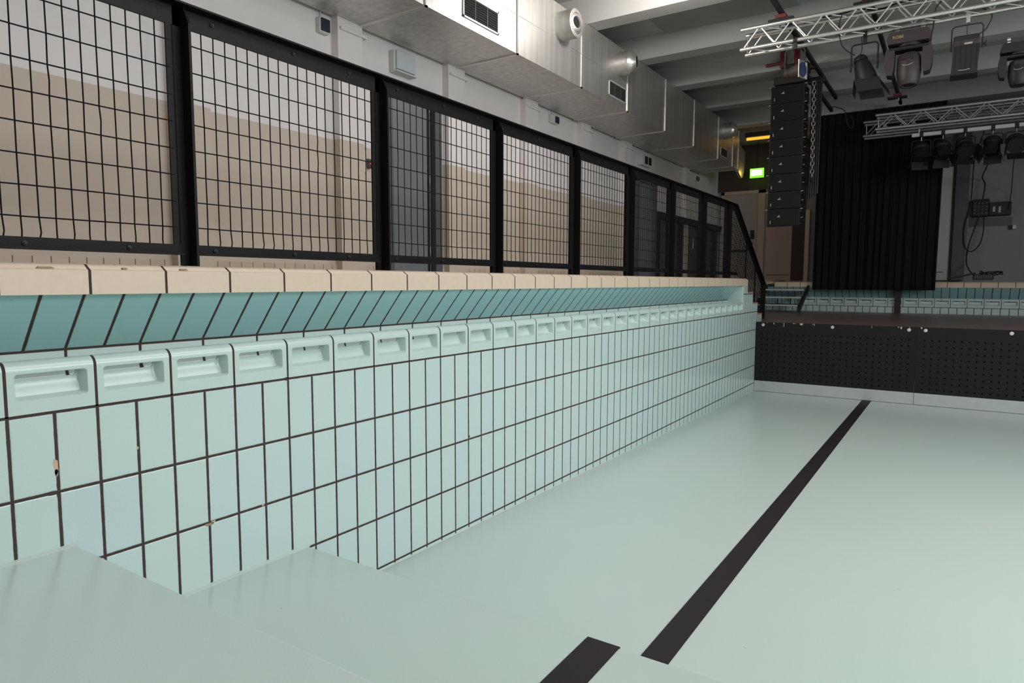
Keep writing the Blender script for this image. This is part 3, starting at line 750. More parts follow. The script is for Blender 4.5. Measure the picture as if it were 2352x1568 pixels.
b = MB(); b.bbox(3.19, YE-.07, 1.44, 3.25, YE, 1.52, M_cream_plastic, .006); b.box(3.13, YE-.04, 1.44, 3.19, YE, 1.52, M_blk); tag(b.build('wall_socket'), 'small white wall socket below the power box', 'socket')
def cable(pts, label, r=.008, n=6):
    b = MB(); b.tube(curve(pts, n), r, M_blk, 6); return tag(b.build('cable'), label, 'cable')
yc = YE-.25
cable([(2.62, 12.6, 3.0), (2.60, 13.6, 2.98), (2.52, yc, 2.8), (2.50, yc, 2.0), (2.42, yc, 1.5), (2.44, yc, 1.15), (2.55, yc, 1.02), (2.68, yc, 1.15), (2.73, yc, 1.4), (2.72, yc, 1.72)], 'black cable running down the dark pier and looping under the power box', .010)
cable([(2.70, 12.35, 2.56), (2.68, 13.2, 2.40), (2.66, yc, 2.45), (2.71, yc, 2.3), (2.69, yc, 2.03)], 'black cable hanging from the fourth lamp to the power box', .011)
cable([(3.0, 12.35, 2.56), (3.05, 13.6, 2.35), (3.13, yc, 2.2), (3.10, yc, 1.8)], 'thin black cable hanging from the rightmost lamp to the power box', .007)
cable([(2.65, yc, 1.70), (2.58, yc, 1.45), (2.50, yc, 1.1), (2.49, yc, .8), (2.56, 14.2, .6), (2.62, 13.75, .55)], 'black cable dropping from the power box to the heap on the coping', .011)
H = thing('stage_box', (2.75, 13.72, ZC), 'black cable box lying on the far coping with tangled cables', 'cable box')
b = MB(); b.bbox(2.58, 13.66, ZC, 2.88, 13.82, ZC+.10, M_blk, .008); b.build('case', H)
b = MB()
for k in range(8): b.box(2.61+.032*k, 13.655, ZC+.02, 2.625+.032*k, 13.662, ZC+.085, M_dgrey)
b.build('sockets', H, smooth=False)
rr = random.Random(3); pts = []
for k in range(34):
    a = k*0.9; R_ = .12+.05*rr.random(); pts.append((2.84+R_*1.1*math.cos(a), 13.74+.05*math.sin(a*1.3), ZC+.06+.09*abs(math.sin(a*.6+rr.random()))))
b = MB(); b.tube(curve(pts, 5), .007, M_blk, 5)
tag(b.build('cable_tangle'), 'tangle of black cable heaped on the cable box on the far coping', 'cable')
cable([(2.20, 13.66, ZC+.02), (2.35, 13.68, ZC+.05), (2.5, 13.7, ZC+.09), (2.62, 13.72, ZC+.12)], 'short thick black cable lying along the far coping to the cable box', .014)

# ------------------------------------------------------------------ far pool wall (behind the stage)
b = MB(); b.box(-0.9, YF, -1.4, XR, YF+.02, -0.035, M_far); struct(b, 'wall_pool_back', smooth=False); b = MB(); b.box(-0.9, YF+.30, -1.4, XR, YF+.5, 0.40, M_far); struct(b, 'wall_pool_back', smooth=False); b = MB(); b.box(-0.9, YF+.02, -1.4, XR, YF+.3, -0.05, M_far)
struct(b, 'wall_pool_back', smooth=False)
b = MB(); b.box(-0.9, YF+.11, .38, XR, YE, .425, M_deck); b.box(-.9, YF+.5, -.5, XR, YE, .39, M_deck); struct(b, 'floor_deck_back', smooth=False)
G2 = thing('overflow_gutter', (2.0, YF, -0.035), 'pale aqua overflow gutter with slotted grip tiles across the far pool wall behind the stage', 'pool gutter')
b = MB(); b.add([(-.9, YF+.014, .325), (XR, YF+.014, .325), (XR, YF+.2, .130), (-.9, YF+.2, .130)], [(0,1,2,3)], M_fargut); b.build('sloped_tiles', G2, smooth=False)
b = MB(); b.add([(-.9, YF+.2, .130), (XR, YF+.2, .130), (XR, YF+.2, -.02), (-.9, YF+.2, -.02)], [(0,1,2,3)], M_fargut); b.build('channel', G2, smooth=False)
b = MB()
for k in range(-4, 28):
    x = 0.068+.2455*k-.004; b.box(x-.0045, YF+.0012, -.035, x+.0045, YF+.07, .12, M_grout)
b.box(-.9, YF+.0012, -.039, XR, YF+.07, -.031, M_grout); b.build('grout', G2, smooth=False)
for k in range(-1, 22):
    c = bpy.data.objects.new('grip_tile', g0.data); COL.objects.link(c); c.parent = G2
    c.matrix_parent_inverse = Matrix.Translation(-Vector(G2.location)); c.rotation_euler = (0, 0, -PI/2); c.location = (0.064+.2455*k, YF, -0.035); c.scale = (1, .982, 1)
b = MB()
coping_run(b, -3, 28, 0.2455, lambda x, t, z: (t, YF-x, z-.04))
struct(b, 'trim_7', smooth=False)

# ------------------------------------------------------------------ stage
St = thing('stage', (2.5, 11.2, -1.1), 'low dark stage built into the deep end of the pool with perforated black front', 'stage')
b = MB(); b.bbox(-0.9, 9.31, ZS-.03, 0.0, YF-.01, ZS, M_stage, .003); b.bbox(0.002, YS+.02, ZS-.03, XR-.02, YF-.01, ZS, M_stage, .003); b.build('stage_floor', St)
def fascia(x0, x1, parent):
    b = MB(); z1, z0 = ZS+.002, -0.975; y = YS; m = M_fascia
    px, pz = 0.0775, 0.0765; rad = .0105
    nx = int((x1-x0-.06)/px); nz = 9
    ox = x0+((x1-x0)-nx*px)/2; oz = -0.31+pz/2-nz*pz
    # front border
    def q(a, c, e, f_): b.add([(a, y, c), (e, y, c), (e, y, f_), (a, y, f_)], [(0,1,2,3)], m)
    q(x0, z0, x1, oz); q(x0, oz+nz*pz, x1, z1); q(x0, oz, ox, oz+nz*pz); q(ox+nx*px, oz, x1, oz+nz*pz)
    N_ = 12
    for i in range(nx):
        for j in range(nz):
            cx, cz = ox+(i+.5)*px, oz+(j+.5)*pz
            out = []; inn = []; inb = []
            for k in range(N_):
                a = 2*PI*k/N_+PI/12; ca, sa = math.cos(a), math.sin(a); t = 1/max(abs(ca)/(px/2), abs(sa)/(pz/2))
                out.append((cx+ca*t, y, cz+sa*t)); inn.append((cx+ca*rad, y, cz+sa*rad)); inb.append((cx+ca*rad, y+.014, cz+sa*rad))
            # exact corners
            for (sx, sz) in ((1,1), (-1,1), (-1,-1), (1,-1)):
                kk = min(range(N_), key=lambda t: (out[t][0]-cx-sx*px/2)**2+(out[t][2]-cz-sz*pz/2)**2); out[kk] = (cx+sx*px/2, y, cz+sz*pz/2)
            b.add(out+inn+inb, [(k, (k+1) % N_, N_+(k+1) % N_, N_+k) for k in range(N_)]+[(N_+k, N_+(k+1) % N_, 2*N_+(k+1) % N_, 2*N_+k) for k in range(N_)], m)
            b.add(inb, [tuple(range(N_))], M_hole)
    q2 = [(x0, y, z0), (x1, y, z0), (x1, y+.02, z0), (x0, y+.02, z0), (x0, y, z1), (x1, y, z1), (x1, y+.02, z1), (x0, y+.02, z1)]
    b.add(q2, [(0,1,2,3), (4,5,6,7), (1,2,6,5), (0,3,7,4), (3,2,6,7)], m)
    return b.build('fascia_board', parent, smooth=False)
fascia(0.004, 1.952, St); fascia(1.957, 3.905, St); fascia(3.91, 5.86, St); fascia(5.865, 6.97, St)
for x0, x1 in ((0.004, 1.953), (1.957, 3.905), (3.91, 5.86), (5.865, 6.97)):
    b = MB(); zz = lambda x: floorz(YS)+.001
    b.bbox(x0, YS-.006, floorz(YS)+.004, x1, YS+.01, -.975, M_plate, .0015)
    ko = b.build('kick_plate', St)
    sc = MB()
    for t in (.07, .27, .5, .73, .95): sc.lathe((x0+(x1-x0)*t, YS-.006, -.993), (0, -1, 0), [(0, .005), (.002, .005), (.003, .003)], M_alu, 8)
    so = sc.build('screws', St); so.parent = ko; so.matrix_parent_inverse = Matrix.Identity(4); so.location = (0,0,0)
for x in (0.101, 0.987, 1.866, 2.044, 2.906, 3.7):
    b = MB(); b.lathe((x, YS, -.183), (0, -1, 0), [(0, .021), (.0022, .021), (.003, .018), (.003, .007), (.006, .007), (.007, .003)], M_alu, 20); b.build('washer', St)
b = MB(); rr = random.Random(11)
for (x, w_, h_) in ((.245, .01, .03), (.375, .008, .062), (.50, .014, .012), (.52, .008, .012), (.60, .04, .026), (.745, .008, .02), (.765, .008, .03), (1.45, .006, .035), (1.75, .012, .016), (1.78, .02, .032), (1.87, .006, .012), (2.0, .018, .02), (.15, .006, .012)):
    b.prism([(x-w_/2, ZS+.001), (x+w_/2, ZS+.001), (x+w_*.45, ZS-h_*.7), (x+w_*.1, ZS-h_), (x-w_*.4, ZS-h_*.75)], YS-.0008, YS+.001, 1, M_wood)
b.build('worn_edge', St, smooth=False)
b = MB(); b.tube([(1.955, YS-.001, ZS-.0), (1.955, YS, ZS-.01)], .01, M_wood, 6)
# small flight from the stage up to the far deck
C_ = thing('stage_stairs', (-0.5, 13.0, ZS), 'dark open steps from the stage up to the far deck left of the curtain', 'stairs')
for k, (y, z) in enumerate(((12.55, -.005), (12.85, .137), (13.15, .280))):
    b = MB(); b.bbox(-.88, y, z-.022, -.11, y+.29, z, M_stage, .003); to = b.build('tread', C_)
    e = MB(); e.bbox(-.88, y-.006, z-.028, -.11, y+.012, z+.002, M_plate, .002); eo = e.build('nosing', C_); eo.parent = to; eo.matrix_parent_inverse = Matrix.Identity(4); eo.location = (0,0,0)
for x in (-.9, -.11):
    b = MB(); b.prism([(12.5, ZS), (12.62, ZS), (13.49, .27), (13.49, .36), (12.5, -.06)], x, x+.035, 0, M_blk); b.build('side_plate', C_, smooth=False)
# steps behind the stepped end of the pool wall are part of the wall; black post behind the curtain
b = MB(); b.box(1.405, 13.44, ZS, 1.50, 13.498, .30, M_blk); tag(b.build('cable_duct', smooth=False), 'black vertical strip on the far pool wall below the curtain', 'strip')

# black curtain
b = MB(); nx, nz = 420, 26; x0, x1 = 0.0, 2.05; zt, zb = 3.565, 0.275
vs = []; fs = []
for j in range(nz+1):
    t = j/nz; z = zt+(zb-zt)*t
    for i in range(nx+1):
        s_ = i/nx; x = x0+(x1-x0)*s_-(.02*t*(s_))
        ph = s_*2*PI*15+1.4*math.sin(s_*11)+.35*math.sin(t*2.2+s_*9)
        y = 13.33+.034*math.sin(ph)*(.55+.45*t)+.014*math.sin(ph*2.3+t)+.01*math.sin(s_*60+3*t)
        vs.append((x, y, z))
for j in range(nz):
    for i in range(nx): fs.append((j*(nx+1)+i, j*(nx+1)+i+1, (j+1)*(nx+1)+i+1, (j+1)*(nx+1)+i))
b.add(vs, fs, M_curtain); cu = b.build('stage_curtain', ang=180)
sm = cu.modifiers.new('thickness', 'SOLIDIFY'); sm.thickness = .003
tag(cu, 'tall black pleated curtain hanging in front of the far pool wall', 'curtain')

# ------------------------------------------------------------------ rigging
def truss(name, x0, x1, y0, z0, sp, label, pitch_, r=.024, rb=.0085, mt=None, group=None):
    mt = mt or M_alu
    t = thing(name, (x0, y0, z0), label, 'truss')
    ys, zs = (y0, y0+sp), (z0, z0+sp)
    for y in ys:
        for z in zs:
            b = MB(); b.tube([(x0, y, z), (x1, y, z)], r, mt, 16)
            b.lathe((x0-.008, y, z), (1, 0, 0), [(0, r*.75), (.01, r*1.05), (.04, r*1.05)], mt, 16)
            b.build('chord', t)
    n = int((x1-x0)/pitch_)
    for fi, (a, c) in enumerate((((y0, 0), (y0, sp)), ((y0+sp, 0), (y0+sp, sp)))):
        y = a[0]
        for k in range(n):
            xa = x0+.04+pitch_*k
            for (p, q) in (((xa, y, z0+.02), (xa+pitch_/2-.02, y, z0+sp-.02)), ((xa+pitch_/2+.02, y, z0+sp-.02), (xa+pitch_, y, z0+.02))):
                b = MB(); b.tube([p, q], rb, mt, 8, cap=False); b.build('brace', t)
    for z in zs:
        for k in range(n):
            xa = x0+.10+pitch_*k
            p, q = ((xa, y0+.02, z), (xa+pitch_*.5, y0+sp-.02, z)) if z == z0 else ((xa+pitch_*.4, y0+.02, z), (xa+pitch_*.9, y0+sp-.02, z))
            b = MB(); b.tube([p, q], rb, mt, 8, cap=False); b.build('brace', t)
    for (y, z) in ((y0+sp, z0),):
        b = MB(); b.tube([(x0+.02, y0+sp, z0), (x0+.02, y0+sp, z0+sp)], rb, mt, 8); b.build('brace', t)
    return t
truss('lighting_truss', 0.04, 5.2, 7.6, 3.172, 0.228, 'bright aluminium box truss with stage lights, nearer the camera', 0.345)
M_alu2 = mat('dull_aluminium', (0.5, 0.5, 0.5, 1), 0.4, 0.8, noise=0.08, nscale=30)
truss('lighting_truss', 1.08, 5.2, 12.1, 2.962, 0.230, 'dull grey box truss hanging in front of the curtain', 0.42, mt=M_alu2)
truss('lighting_truss', 0.85, 5.2, 12.6, 2.966, 0.236, 'rear box truss half hidden behind the one in front of the curtain', 0.42, mt=M_alu2)

def rail(x, y0, y1, z, label, h=.05, w_=.045):
    t = tag(MB().box(x-w_/2, y0, z-h/2, x+w_/2, y1, z+h/2, M_blk).build('ceiling_rail', smooth=False), label, 'rail'); return t
rail(0.47, -1.0, 12.02, 3.545, 'black steel rail under the beams above the speaker column')
rail(0.36, 9.3, 12.35, 3.42, 'short lower black rail behind the top of the speaker column')
rail(1.37, -1.0, 13.0, 3.545, 'black steel rail under the beams above the moving head light')
for x, y, lab in ((0.47, 7.7, 'black and red rail clamp over the left end of the bright truss'), (1.37, 7.7, 'black and red rail clamp over the moving head light'), (1.37, 12.2, 'red rail clamp over the dull truss in front of the curtain')):
    t = thing('rail_clamp', (x, y, 3.5), lab, 'clamp')
    b = MB(); b.bbox(x-.14, y-.05, 3.445, x+.14, y+.05, 3.475, M_blk, .004); b.build('plate', t)
    b = MB(); b.bbox(x-.06, y-.05, 3.475, x+.06, y+.05, 3.52, M_red, .004); b.build('block', t)
    b = MB(); b.lathe((x+.02, y-.03, 3.40), (0, 0, 1), [(0, .010), (.05, .010)], M_alu, 8); b.lathe((x-.02, y+.03, 3.40), (0, 0, 1), [(0, .010), (.05, .010)], M_alu, 8); b.build('bolt', t)

# chain hoist above the speaker column
Hh = thing('chain_hoist', (0.2, 9.95, 3.4), 'black chain hoist with red hooks above the speaker column', 'hoist')
b = MB(); b.bbox(0.06, 9.86, 3.45, 0.40, 10.06, 3.60, M_blk, .02); b.bbox(.34, 9.9, 3.50, .47, 10.0, 3.58, M_blk, .01); b.build('housing', Hh)
b = MB(); b.bbox(0.0, 9.88, 3.56, .08, 9.95, 3.80, M_red, .01); b.bbox(.2, 9.85, 3.58, .27, 9.92, 3.84, M_red, .01); b.build('hook', Hh)
b = MB(); b.tube([(-.2, 9.9, 3.63), (.05, 9.9, 3.64)], .022, M_red, 8); b.build('beam_clamp', Hh)
b = MB(); b.bbox(-.09, 9.93, 3.335, .33, 10.2, 3.45, M_blk, .01); b.build('rigging_frame', Hh)
b = MB(); b.bbox(.33, 10.20, 3.36, .56, 10.28, 3.45, M_blk, .01)
for k in range(5): b.tube(curve([(.40+.03*k, 10.24+.01*(k % 2), 3.4), (.405+.028*k, 10.25, 2.6), (.40+.03*k, 10.24, 1.66+.02*k)]), .017, M_blk, 8)
b.build('cable_loom', Hh)

# column of eight loudspeaker cabinets
ords = ['uppermost', 'second from the top', 'third from the top', 'fourth from the top', 'fourth from the bottom', 'third from the bottom', 'second from the bottom', 'lowest']
def speaker():
    x0, x1, h = -.112, .350, .254; y = 9.9
    t = thing('line_array_speaker', (0.12, y, 0), 'black loudspeaker cabinet', 'loudspeaker', 'loudspeakers of the hanging column')
    b = MB()
    b.prism([(y, .004), (y+.06, 0), (y+.36, .03), (y+.36, h-.03), (y+.06, h), (y, h-.004)], x0, x1, 0, M_blk2); b.build('cabinet', t, smooth=False)
    b = MB(); n = 10; vs = []; fs = []
    for i in range(n+1):
        u = i/n; x = x0+.008+(x1-x0-.016)*u; yy = y-.004-.010*math.sin(PI*u)
        vs += [(x, yy, .010), (x, yy, h-.010)]
    for i in range(n): fs.append((2*i, 2*i+2, 2*i+3, 2*i+1))
    vs += [(x0+.008, y, .010), (x0+.008, y, h-.01), (x1-.008, y, .010), (x1-.008, y, h-.01)]
    b.add(vs, fs, M_grill); go = b.build('grille', t)
    b = MB(); zc = h*.58; xc = x0+.17
    b.add([(xc-.03, y-.0145, zc-.012), (xc+.028, y-.0155, zc-.016), (xc+.012, y-.0155, zc-.004), (xc+.012, y-.0155, zc+.022), (xc-.002, y-.0155, zc+.006)], [(0,1,2), (0,2,4), (4,2,3)], M_logo)
    lo = b.build('badge', t, smooth=False)
    b = MB(); b.box(x0+.045, y-.011, .04, x0+.055, y-.0085, .085, M_logo); b.build('marker', t, smooth=False)
    for xx, s_ in ((x0, -1), (x1, 1)):
        b = MB(); b.box(xx, y+.03, .02, xx+s_*.012, y+.30, .05, M_blk); b.box(xx, y+.03, h-.05, xx+s_*.012, y+.30, h-.02, M_blk)
        b.tube([(xx+s_*.0, y+.02, h-.004), (xx+s_*.035, y+.02, h-.004)], .006, M_logo, 6)
        b.tube([(xx+s_*.0, y+.10, h*.5), (xx+s_*.025, y+.10, h*.5)], .006, M_logo, 6)
        b.build('rigging_bracket', t)
    return t
sp0 = speaker()
for k in range(8):
    z = 3.312-.2575*(k+1)
    lab = 'black loudspeaker cabinet, %s in the hanging column of eight' % ords[k]
    if k == 0: sp0.location.z = z; sp0['label'] = lab
    else: copytree(sp0, (0, 0, z-sp0.location.z), lab)
# chain beside the column
b = MB()
z = 3.36; k = 0
while z > 1.98:
    L2 = .058; ax = k % 2; cx, cyy = .445+.02*(3.36-z)/1.4, 10.1
    pts = []
    for a in range(13):
        th = 2*PI*a/12; dx = .024*math.cos(th); dz = .033*math.sin(th)+(.0 if 1 else 0)
        pts.append((cx+(dx if ax == 0 else 0), cyy+(dx if ax == 1 else 0), z-.031+dz))
    b.tube(pts, .005, M_chain, 6, cap=False); z -= L2; k += 1
tag(b.build('hoist_chain'), 'silver link chain hanging down beside the loudspeaker column', 'chain')
cable([(.44, 10.1, 2.0), (.46, 10.12, 1.9), (.43, 10.15, 1.95)], 'small loop of black cord at the foot of the silver chain', .006)
cable([(.37, 12.0, 3.41), (.50, 12.0, 3.38), (.62, 12.0, 3.3), (.66, 12.0, 3.1), (.72, 12.0, 3.0), (.76, 12.0, 3.1), (.70, 12.0, 3.22)], 'small cable loop hanging behind the loudspeaker column by the curtain top', .008)

# stage lights ------------------------------------------------------
def clamp(t, x, y, z, m=M_blk, h=.07):
    b = MB(); b.lathe((x-.02, y, z), (1, 0, 0), [(0, .036), (.04, .036)], m, 14); b.bbox(x-.018, y-.02, z-.036-h, x+.018, y+.02, z-.03, m, .004); b.build('clamp', t)
def yoke(t, x, y, zt, zb, hw, m=M_blk, r=.009, flat=False):
    b = MB(); pts = [(x-hw, y, zb), (x-hw, y, zt-.03), (x-hw+.012, y, zt-.008), (x-hw+.03, y, zt), (x+hw-.03, y, zt), (x+hw-.012, y, zt-.008), (x+hw, y, zt-.03), (x+hw, y, zb)]
    b.tube(pts, r, m, 6); b.build('yoke', t)
def par(x, y, zt, zc, d, label, body_m, R_=.085, Ln=.26, gel=False, barn=True, barn_len=.12):
    t = thing('par_can_light', (x, y, zt), label, 'stage light')
    clamp(t, x, y, zt)
    yoke(t, x, y, zt-.10, zc, R_+.03)
    d = Vector(d).normalized(); c = Vector((x, y, zc)); o = c-d*Ln*.55
    b = MB(); b.lathe(o, d, [(0, R_*.45), (.02, R_*.62), (.05, R_*.72), (.055, R_*.72), (.06, R_*.62), (.10, R_*.8), (Ln*.7, R_*1.0), (Ln, R_*1.08), (Ln, R_*.98), (Ln-.03, R_*.95)], body_m, 24, cap=True); b.build('can', t)
    side = d.cross(Vector((0, 0, 1))).normalized() if abs(d.z) < .95 else Vector((1, 0, 0)); up = side.cross(d)
    e = c+d*Ln*.45
    def quad(b, p, q, r_, s_, m, th=.003):
        n_ = (q-p).cross(r_-p).normalized()*th
        b.add([p, q, r_, s_, p+n_, q+n_, r_+n_, s_+n_], [(0,1,2,3), (4,7,6,5), (0,4,5,1), (1,5,6,2), (2,6,7,3), (3,7,4,0)], m)
    g = R_*1.2
    b = MB()
    fr = [e+side*g*a+up*g*c2 for a, c2 in ((-1,-1), (1,-1), (1,1), (-1,1))]
    for i in range(4):
        b.tube([fr[i], fr[(i+1) % 4]], .007, M_alu if gel else M_blk, 6)
    b.build('gel_frame', t)
    if gel:
        b = MB(); b.lathe(e+d*.004, d, [(0, R_*1.02), (.003, R_*1.0)], M_gel, 28); b.build('gel', t)
        b = MB(); b.add([e+side*g*a+up*g*c2-d*.004 for a, c2 in ((-1,-1), (1,-1), (1,1), (-1,1))], [(0,1,2,3)], M_alu); b.build('filter_holder', t)
    if barn:
        b = MB(); o2 = barn_len
        for (s1, s2, k) in ((side, up, 1), (side, up, -1), (up, side, 1), (up, side, -1)):
            p, q = e-s1*g+s2*g*k, e+s1*g+s2*g*k
            rr_, ss = q+d*o2+s2*k*o2*.35, p+d*o2+s2*k*o2*.35
            quad(b, p, q, rr_, ss, M_blk)
        b.build('barn_doors', t, smooth=False)
    b = MB(); b.tube(curve([tuple(o), tuple(o+Vector((.02, 0, .06))), (x-.03, y, zt-.12), (x-.04, y, zt+.02)]), .005, M_blk, 6); b.build('cable', t)
    return t
par(0.655, 7.6, 3.172, 2.82, (1.0, -.32, .02), 'brown par lamp with a blue gel square facing out, beside the speaker column', M_dkbrown, .075, .22, True, False)
par(1.345, 7.828, 3.172, 2.78, (.30, -.05, -.95), 'black par lamp with barn doors tilted down, left of the moving head', M_blk2, .102, .31, False, True, .15)

# moving head
def moving_head(x, y, zt, label, m_=M_dkbrown, drop=0.0, lettered=True):
    t = thing('moving_head_light', (x, y, zt), label, 'stage light')
    for dx in (-.12, .12): clamp(t, x+dx, y, zt, M_alu, .03)
    z1 = zt-.07-drop
    b = MB(); hw = .205; h = .125
    b.prism([(x-hw+.03, z1), (x+hw-.05, z1), (x+hw-.015, z1-.02), (x+hw, z1-.07), (x+hw-.02, z1-h), (x-hw+.01, z1-h), (x-hw-.005, z1-.08), (x-hw+.012, z1-.02)], y-.12, y+.12, 1, m_); b.build('base', t, smooth=False)
    b = MB(); b.lathe((x, y, z1-h-.03), (0, 0, 1), [(0, .11), (.03, .11)], M_blk, 24); b.bbox(x-.19, y-.09, z1-h-.065, x+.19, y+.09, z1-h-.028, M_blk, .01); b.build('turntable', t)
    za = z1-h-.035
    for s_ in (-1, 1):
        b = MB(); a, c = x+s_*.130, x+s_*.222
        b.prism([(a, za), (x+s_*.208, za), (c, za-.05), (c, za-.2), (c-s_*.02, za-.28), (x+s_*.145, za-.29), (a+s_*.0, za-.20)], y-.085, y+.085, 1, m_); b.build('yoke_arm', t, smooth=False)
    b = MB(); d = Vector((.02, -.10, -1)).normalized(); o = Vector((x+.005, y, za-.065))
    b.lathe(o, d, [(0, .065), (.012, .098), (.05, .112), (.20, .118), (.28, .108), (.33, .096), (.345, .086), (.345, .06), (.33, .05)], m_, 28); ho = b.build('head', t)
    b = MB(); b.lathe(o+d*.325, d, [(0, .066), (.012, .064)], M_gel if False else M_blk2, 24); b.build('lens', t)
    b = MB(); b.bbox(x-.055, y-.121, za-.15, x+.055, y-.10, za-.085, M_blk, .004); b.build('vent', t)
    # small pale word mark on head and base
    def word(txt, px, pz, yy, size, mm):
        cu = bpy.data.curves.new('lettering', 'FONT'); cu.body = txt; cu.size = size; cu.align_x = 'CENTER'; cu.extrude = .0008; cu.materials.append(mm)
        o = bpy.data.objects.new('lettering', cu); COL.objects.link(o); dg = bpy.context.evaluated_depsgraph_get(); me = bpy.data.meshes.new_from_object(o.evaluated_get(dg))
        bpy.data.objects.remove(o); q = bpy.data.objects.new('lettering', me); COL.objects.link(q); q.parent = t
        q.location = Vector((px, yy, pz))-Vector(t.location); q.rotation_euler = (PI/2, 0, 0)
    if lettered: word('ROBE', x-.10, z1-.075, y-.1215, .042, M_gold)
    b = MB(); pts = [(x-.05, y-.133, za-.20), (x-.03, y-.138, za-.212), (x, y-.141, za-.214), (x+.03, y-.138, za-.205), (x+.05, y-.133, za-.193)]
    b.tube(pts, .0035, M_logo, 6); b.build('badge', t)
    return t
moving_head(1.775, 7.828, 3.172, 'dark brown moving head light with rounded base, second from the right on the bright truss')
mh = moving_head(2.74, 7.828, 2.86, 'black moving head light cut off by the right edge of the picture', M_blk2, lettered=False)
b = MB(); b.tube([(2.95, 7.828, 3.29), (2.95, 7.828, 2.80), (2.82, 7.828, 2.80)], .02, M_blk, 10); b.build('drop_tube', mh); mh.scale = (.74, .74, .74)

# flood light with bellows-like barn door box
t = thing('fresnel_light', (2.295, 7.828, 3.172), 'fresnel lamp with tall black barn doors in a thin yoke, right of the moving head', 'stage light')
x, y = 2.295, 7.828
clamp(t, x, y, 3.172, M_cream_plastic, .035)
yoke(t, x, y, 3.08, 2.83, .135, M_dkbrown, .007)
b = MB(); b.bbox(x-.118, y-.10, 2.84, x+.112, y+.10, 2.955, M_dkbrown, .012); b.box(x-.05, y-.104, 2.86, x+.06, y-.10, 2.90, M_dkbrown); b.build('housing', t)
b = MB()
for k in range(4): b.box(x-.11, y-.103, 2.905+.011*k, x+.105, y-.0995, 2.910+.011*k, M_blk)
b.build('cooling_fins', t, smooth=False)
b = MB(); b.prism([(x-.115, 2.845), (x+.115, 2.845), (x+.105, 2.70), (x+.105, 2.56), (x-.125, 2.56), (x-.118, 2.70)], y-.115, y+.11, 1, M_blk)
b.bbox(x-.13, y-.12, 2.555, x+.11, y+.115, 2.575, M_blk, .003); b.build('barn_doors', t, smooth=False)
b = MB()
for k in range(-2, 3): b.box(x+.045*k-.002, y-.118, 2.60, x+.045*k+.002, y-.1145, 2.84, M_blk2)
b.build('door_ribs', t, smooth=False)
b = MB(); b.tube([(x-.06, y-.125, 2.600), (x-.02, y-.127, 2.594), (x+.04, y-.125, 2.602)], .004, M_logo, 6); b.build('safety_catch', t)
b = MB(); b.lathe((x+.135, y, 2.865), (1, 0, 0), [(0, .01), (.02, .01), (.022, .028), (.036, .028)], M_dkbrown, 12); b.build('knob', t)
b = MB(); b.box(x-.02, y-.107, 2.855, x+.05, y-.103, 2.875, M_logo); b.build('label_plate', t, smooth=False)
b = MB(); b.tube(curve([(x+.02, y, 3.14), (x-.005, y-.01, 3.04), (x+.01, y-.05, 2.96), (x+.09, y-.02, 2.97)]), .003, M_blk, 5); b.tube(curve([(x+.12, y, 3.22), (x+.20, y, 3.15), (x+.18, y, 3.05), (x+.11, y-.02, 2.97), (x-.1, y-.05, 2.955)]), .006, M_blk, 6); b.build('cable', t)

# loose cables along the bright truss
rr = random.Random(5)
for (xa, xb, z, lab) in ((.9, 2.0, 3.41, 'black cable lying in the upper chords of the bright truss near its left end'), (1.9, 3.6, 3.41, 'black cable lying in the upper chords of the bright truss towards the right')):
    pts = [(xa+(xb-xa)*k/9, 7.72+rr.uniform(-.06, .06), z+rr.uniform(-.02, .01)) for k in range(10)]
    cable(pts, lab, .010, 5)
cable([(2.2, 7.75, 3.42), (2.02, 7.72, 3.3), (1.99, 7.8, 3.12), (1.97, 7.828, 3.0), (1.95, 7.83, 2.97)], 'pair of black leads dropping from the bright truss to the moving head', .007)
cable([(1.15, 7.6, 3.4), (1.10, 7.62, 3.25), (1.13, 7.7, 3.05), (1.25, 7.8, 2.95)], 'thin lead dropping from the bright truss to the tilted par lamp', .006)

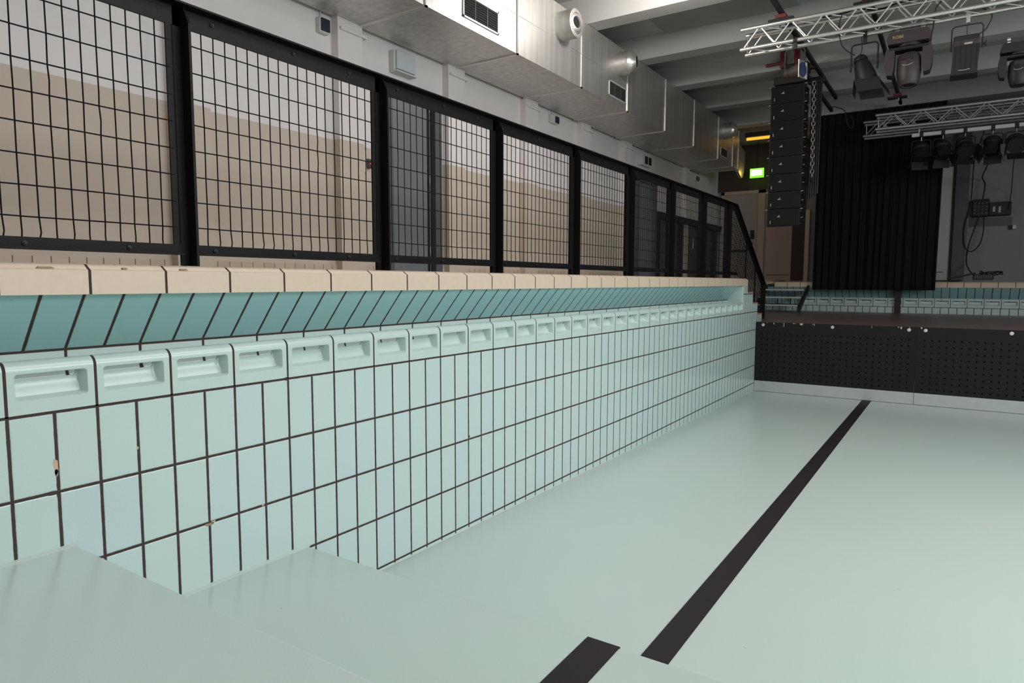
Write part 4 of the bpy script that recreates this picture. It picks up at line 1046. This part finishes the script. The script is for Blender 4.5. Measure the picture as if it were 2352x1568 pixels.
# pale bar with five lamps under the far trusses
Bt = thing('lamp_bar', (2.4, 12.35, 2.84), 'pale square bar hanging under the far trusses carrying a row of lamps', 'bar')
b = MB(); b.bbox(1.60, 12.32, 2.815, 5.2, 12.38, 2.872, M_cream_plastic, .003); b.build('bar', Bt)
for x in (1.70, 3.4, 4.9):
    b = MB(); b.tube([(x, 12.35, 2.86), (x, 12.35, 2.97)], .012, M_alu2, 8); b.build('hanger', Bt)
def farlamp(x, d, label, hw=.10):
    t = thing('par_can_light', (x, 12.35, 2.84), label, 'stage light', 'lamps on the far pale bar')
    b = MB(); b.bbox(x-.025, 12.305, 2.80, x+.025, 12.395, 2.885, M_blk, .005); b.lathe((x, 12.35, 2.74), (0, 0, 1), [(0, .01), (.07, .01)], M_chrome, 8); b.build('clamp', t)
    yoke(t, x, 12.35, 2.75, 2.58, hw+.035, M_blk, .010)
    dd = Vector(d).normalized(); c = Vector((x, 12.35, 2.58)); o = c-dd*.13
    b = MB(); b.lathe(o, dd, [(0, .06), (.02, .10), (.06, .125), (.10, .125), (.12, .105), (.20, .115), (.26, .13), (.26, .11)], M_blk, 24); b.build('can', t)
    side = dd.cross(Vector((0, 0, 1))).normalized() if abs(dd.z) < .95 else Vector((1, 0, 0)); up = side.cross(dd); e = c+dd*.12
    b = MB(); g = .12
    for (s1, s2, k) in ((side, up, 1), (side, up, -1), (up, side, 1), (up, side, -1)):
        p, q = e-s1*g+s2*g*k, e+s1*g+s2*g*k; b.add([p, q, q+dd*.13+s2*k*.05, p+dd*.13+s2*k*.05], [(0,1,2,3)], M_blk)
    bo = b.build('barn_doors', t, smooth=False); md = bo.modifiers.new('t', 'SOLIDIFY'); md.thickness = .003
for (x, d, lab) in ((1.74, (.1, -.5, -.9), 'black lamp on the far bar, leftmost, dark against the curtain'), (2.04, (.15, -.5, -.9), 'black lamp on the far bar, second from the left'),
                    (2.34, (.2, -.75, -.6), 'black lamp on the far bar, middle of the five'), (2.70, (-.1, -.35, -.95), 'black lamp on the far bar, fourth from the left with a hanging cable'),
                    (3.0, (.1, -.9, -.5), 'black lamp on the far bar, rightmost in view')):
    farlamp(x, d, lab)
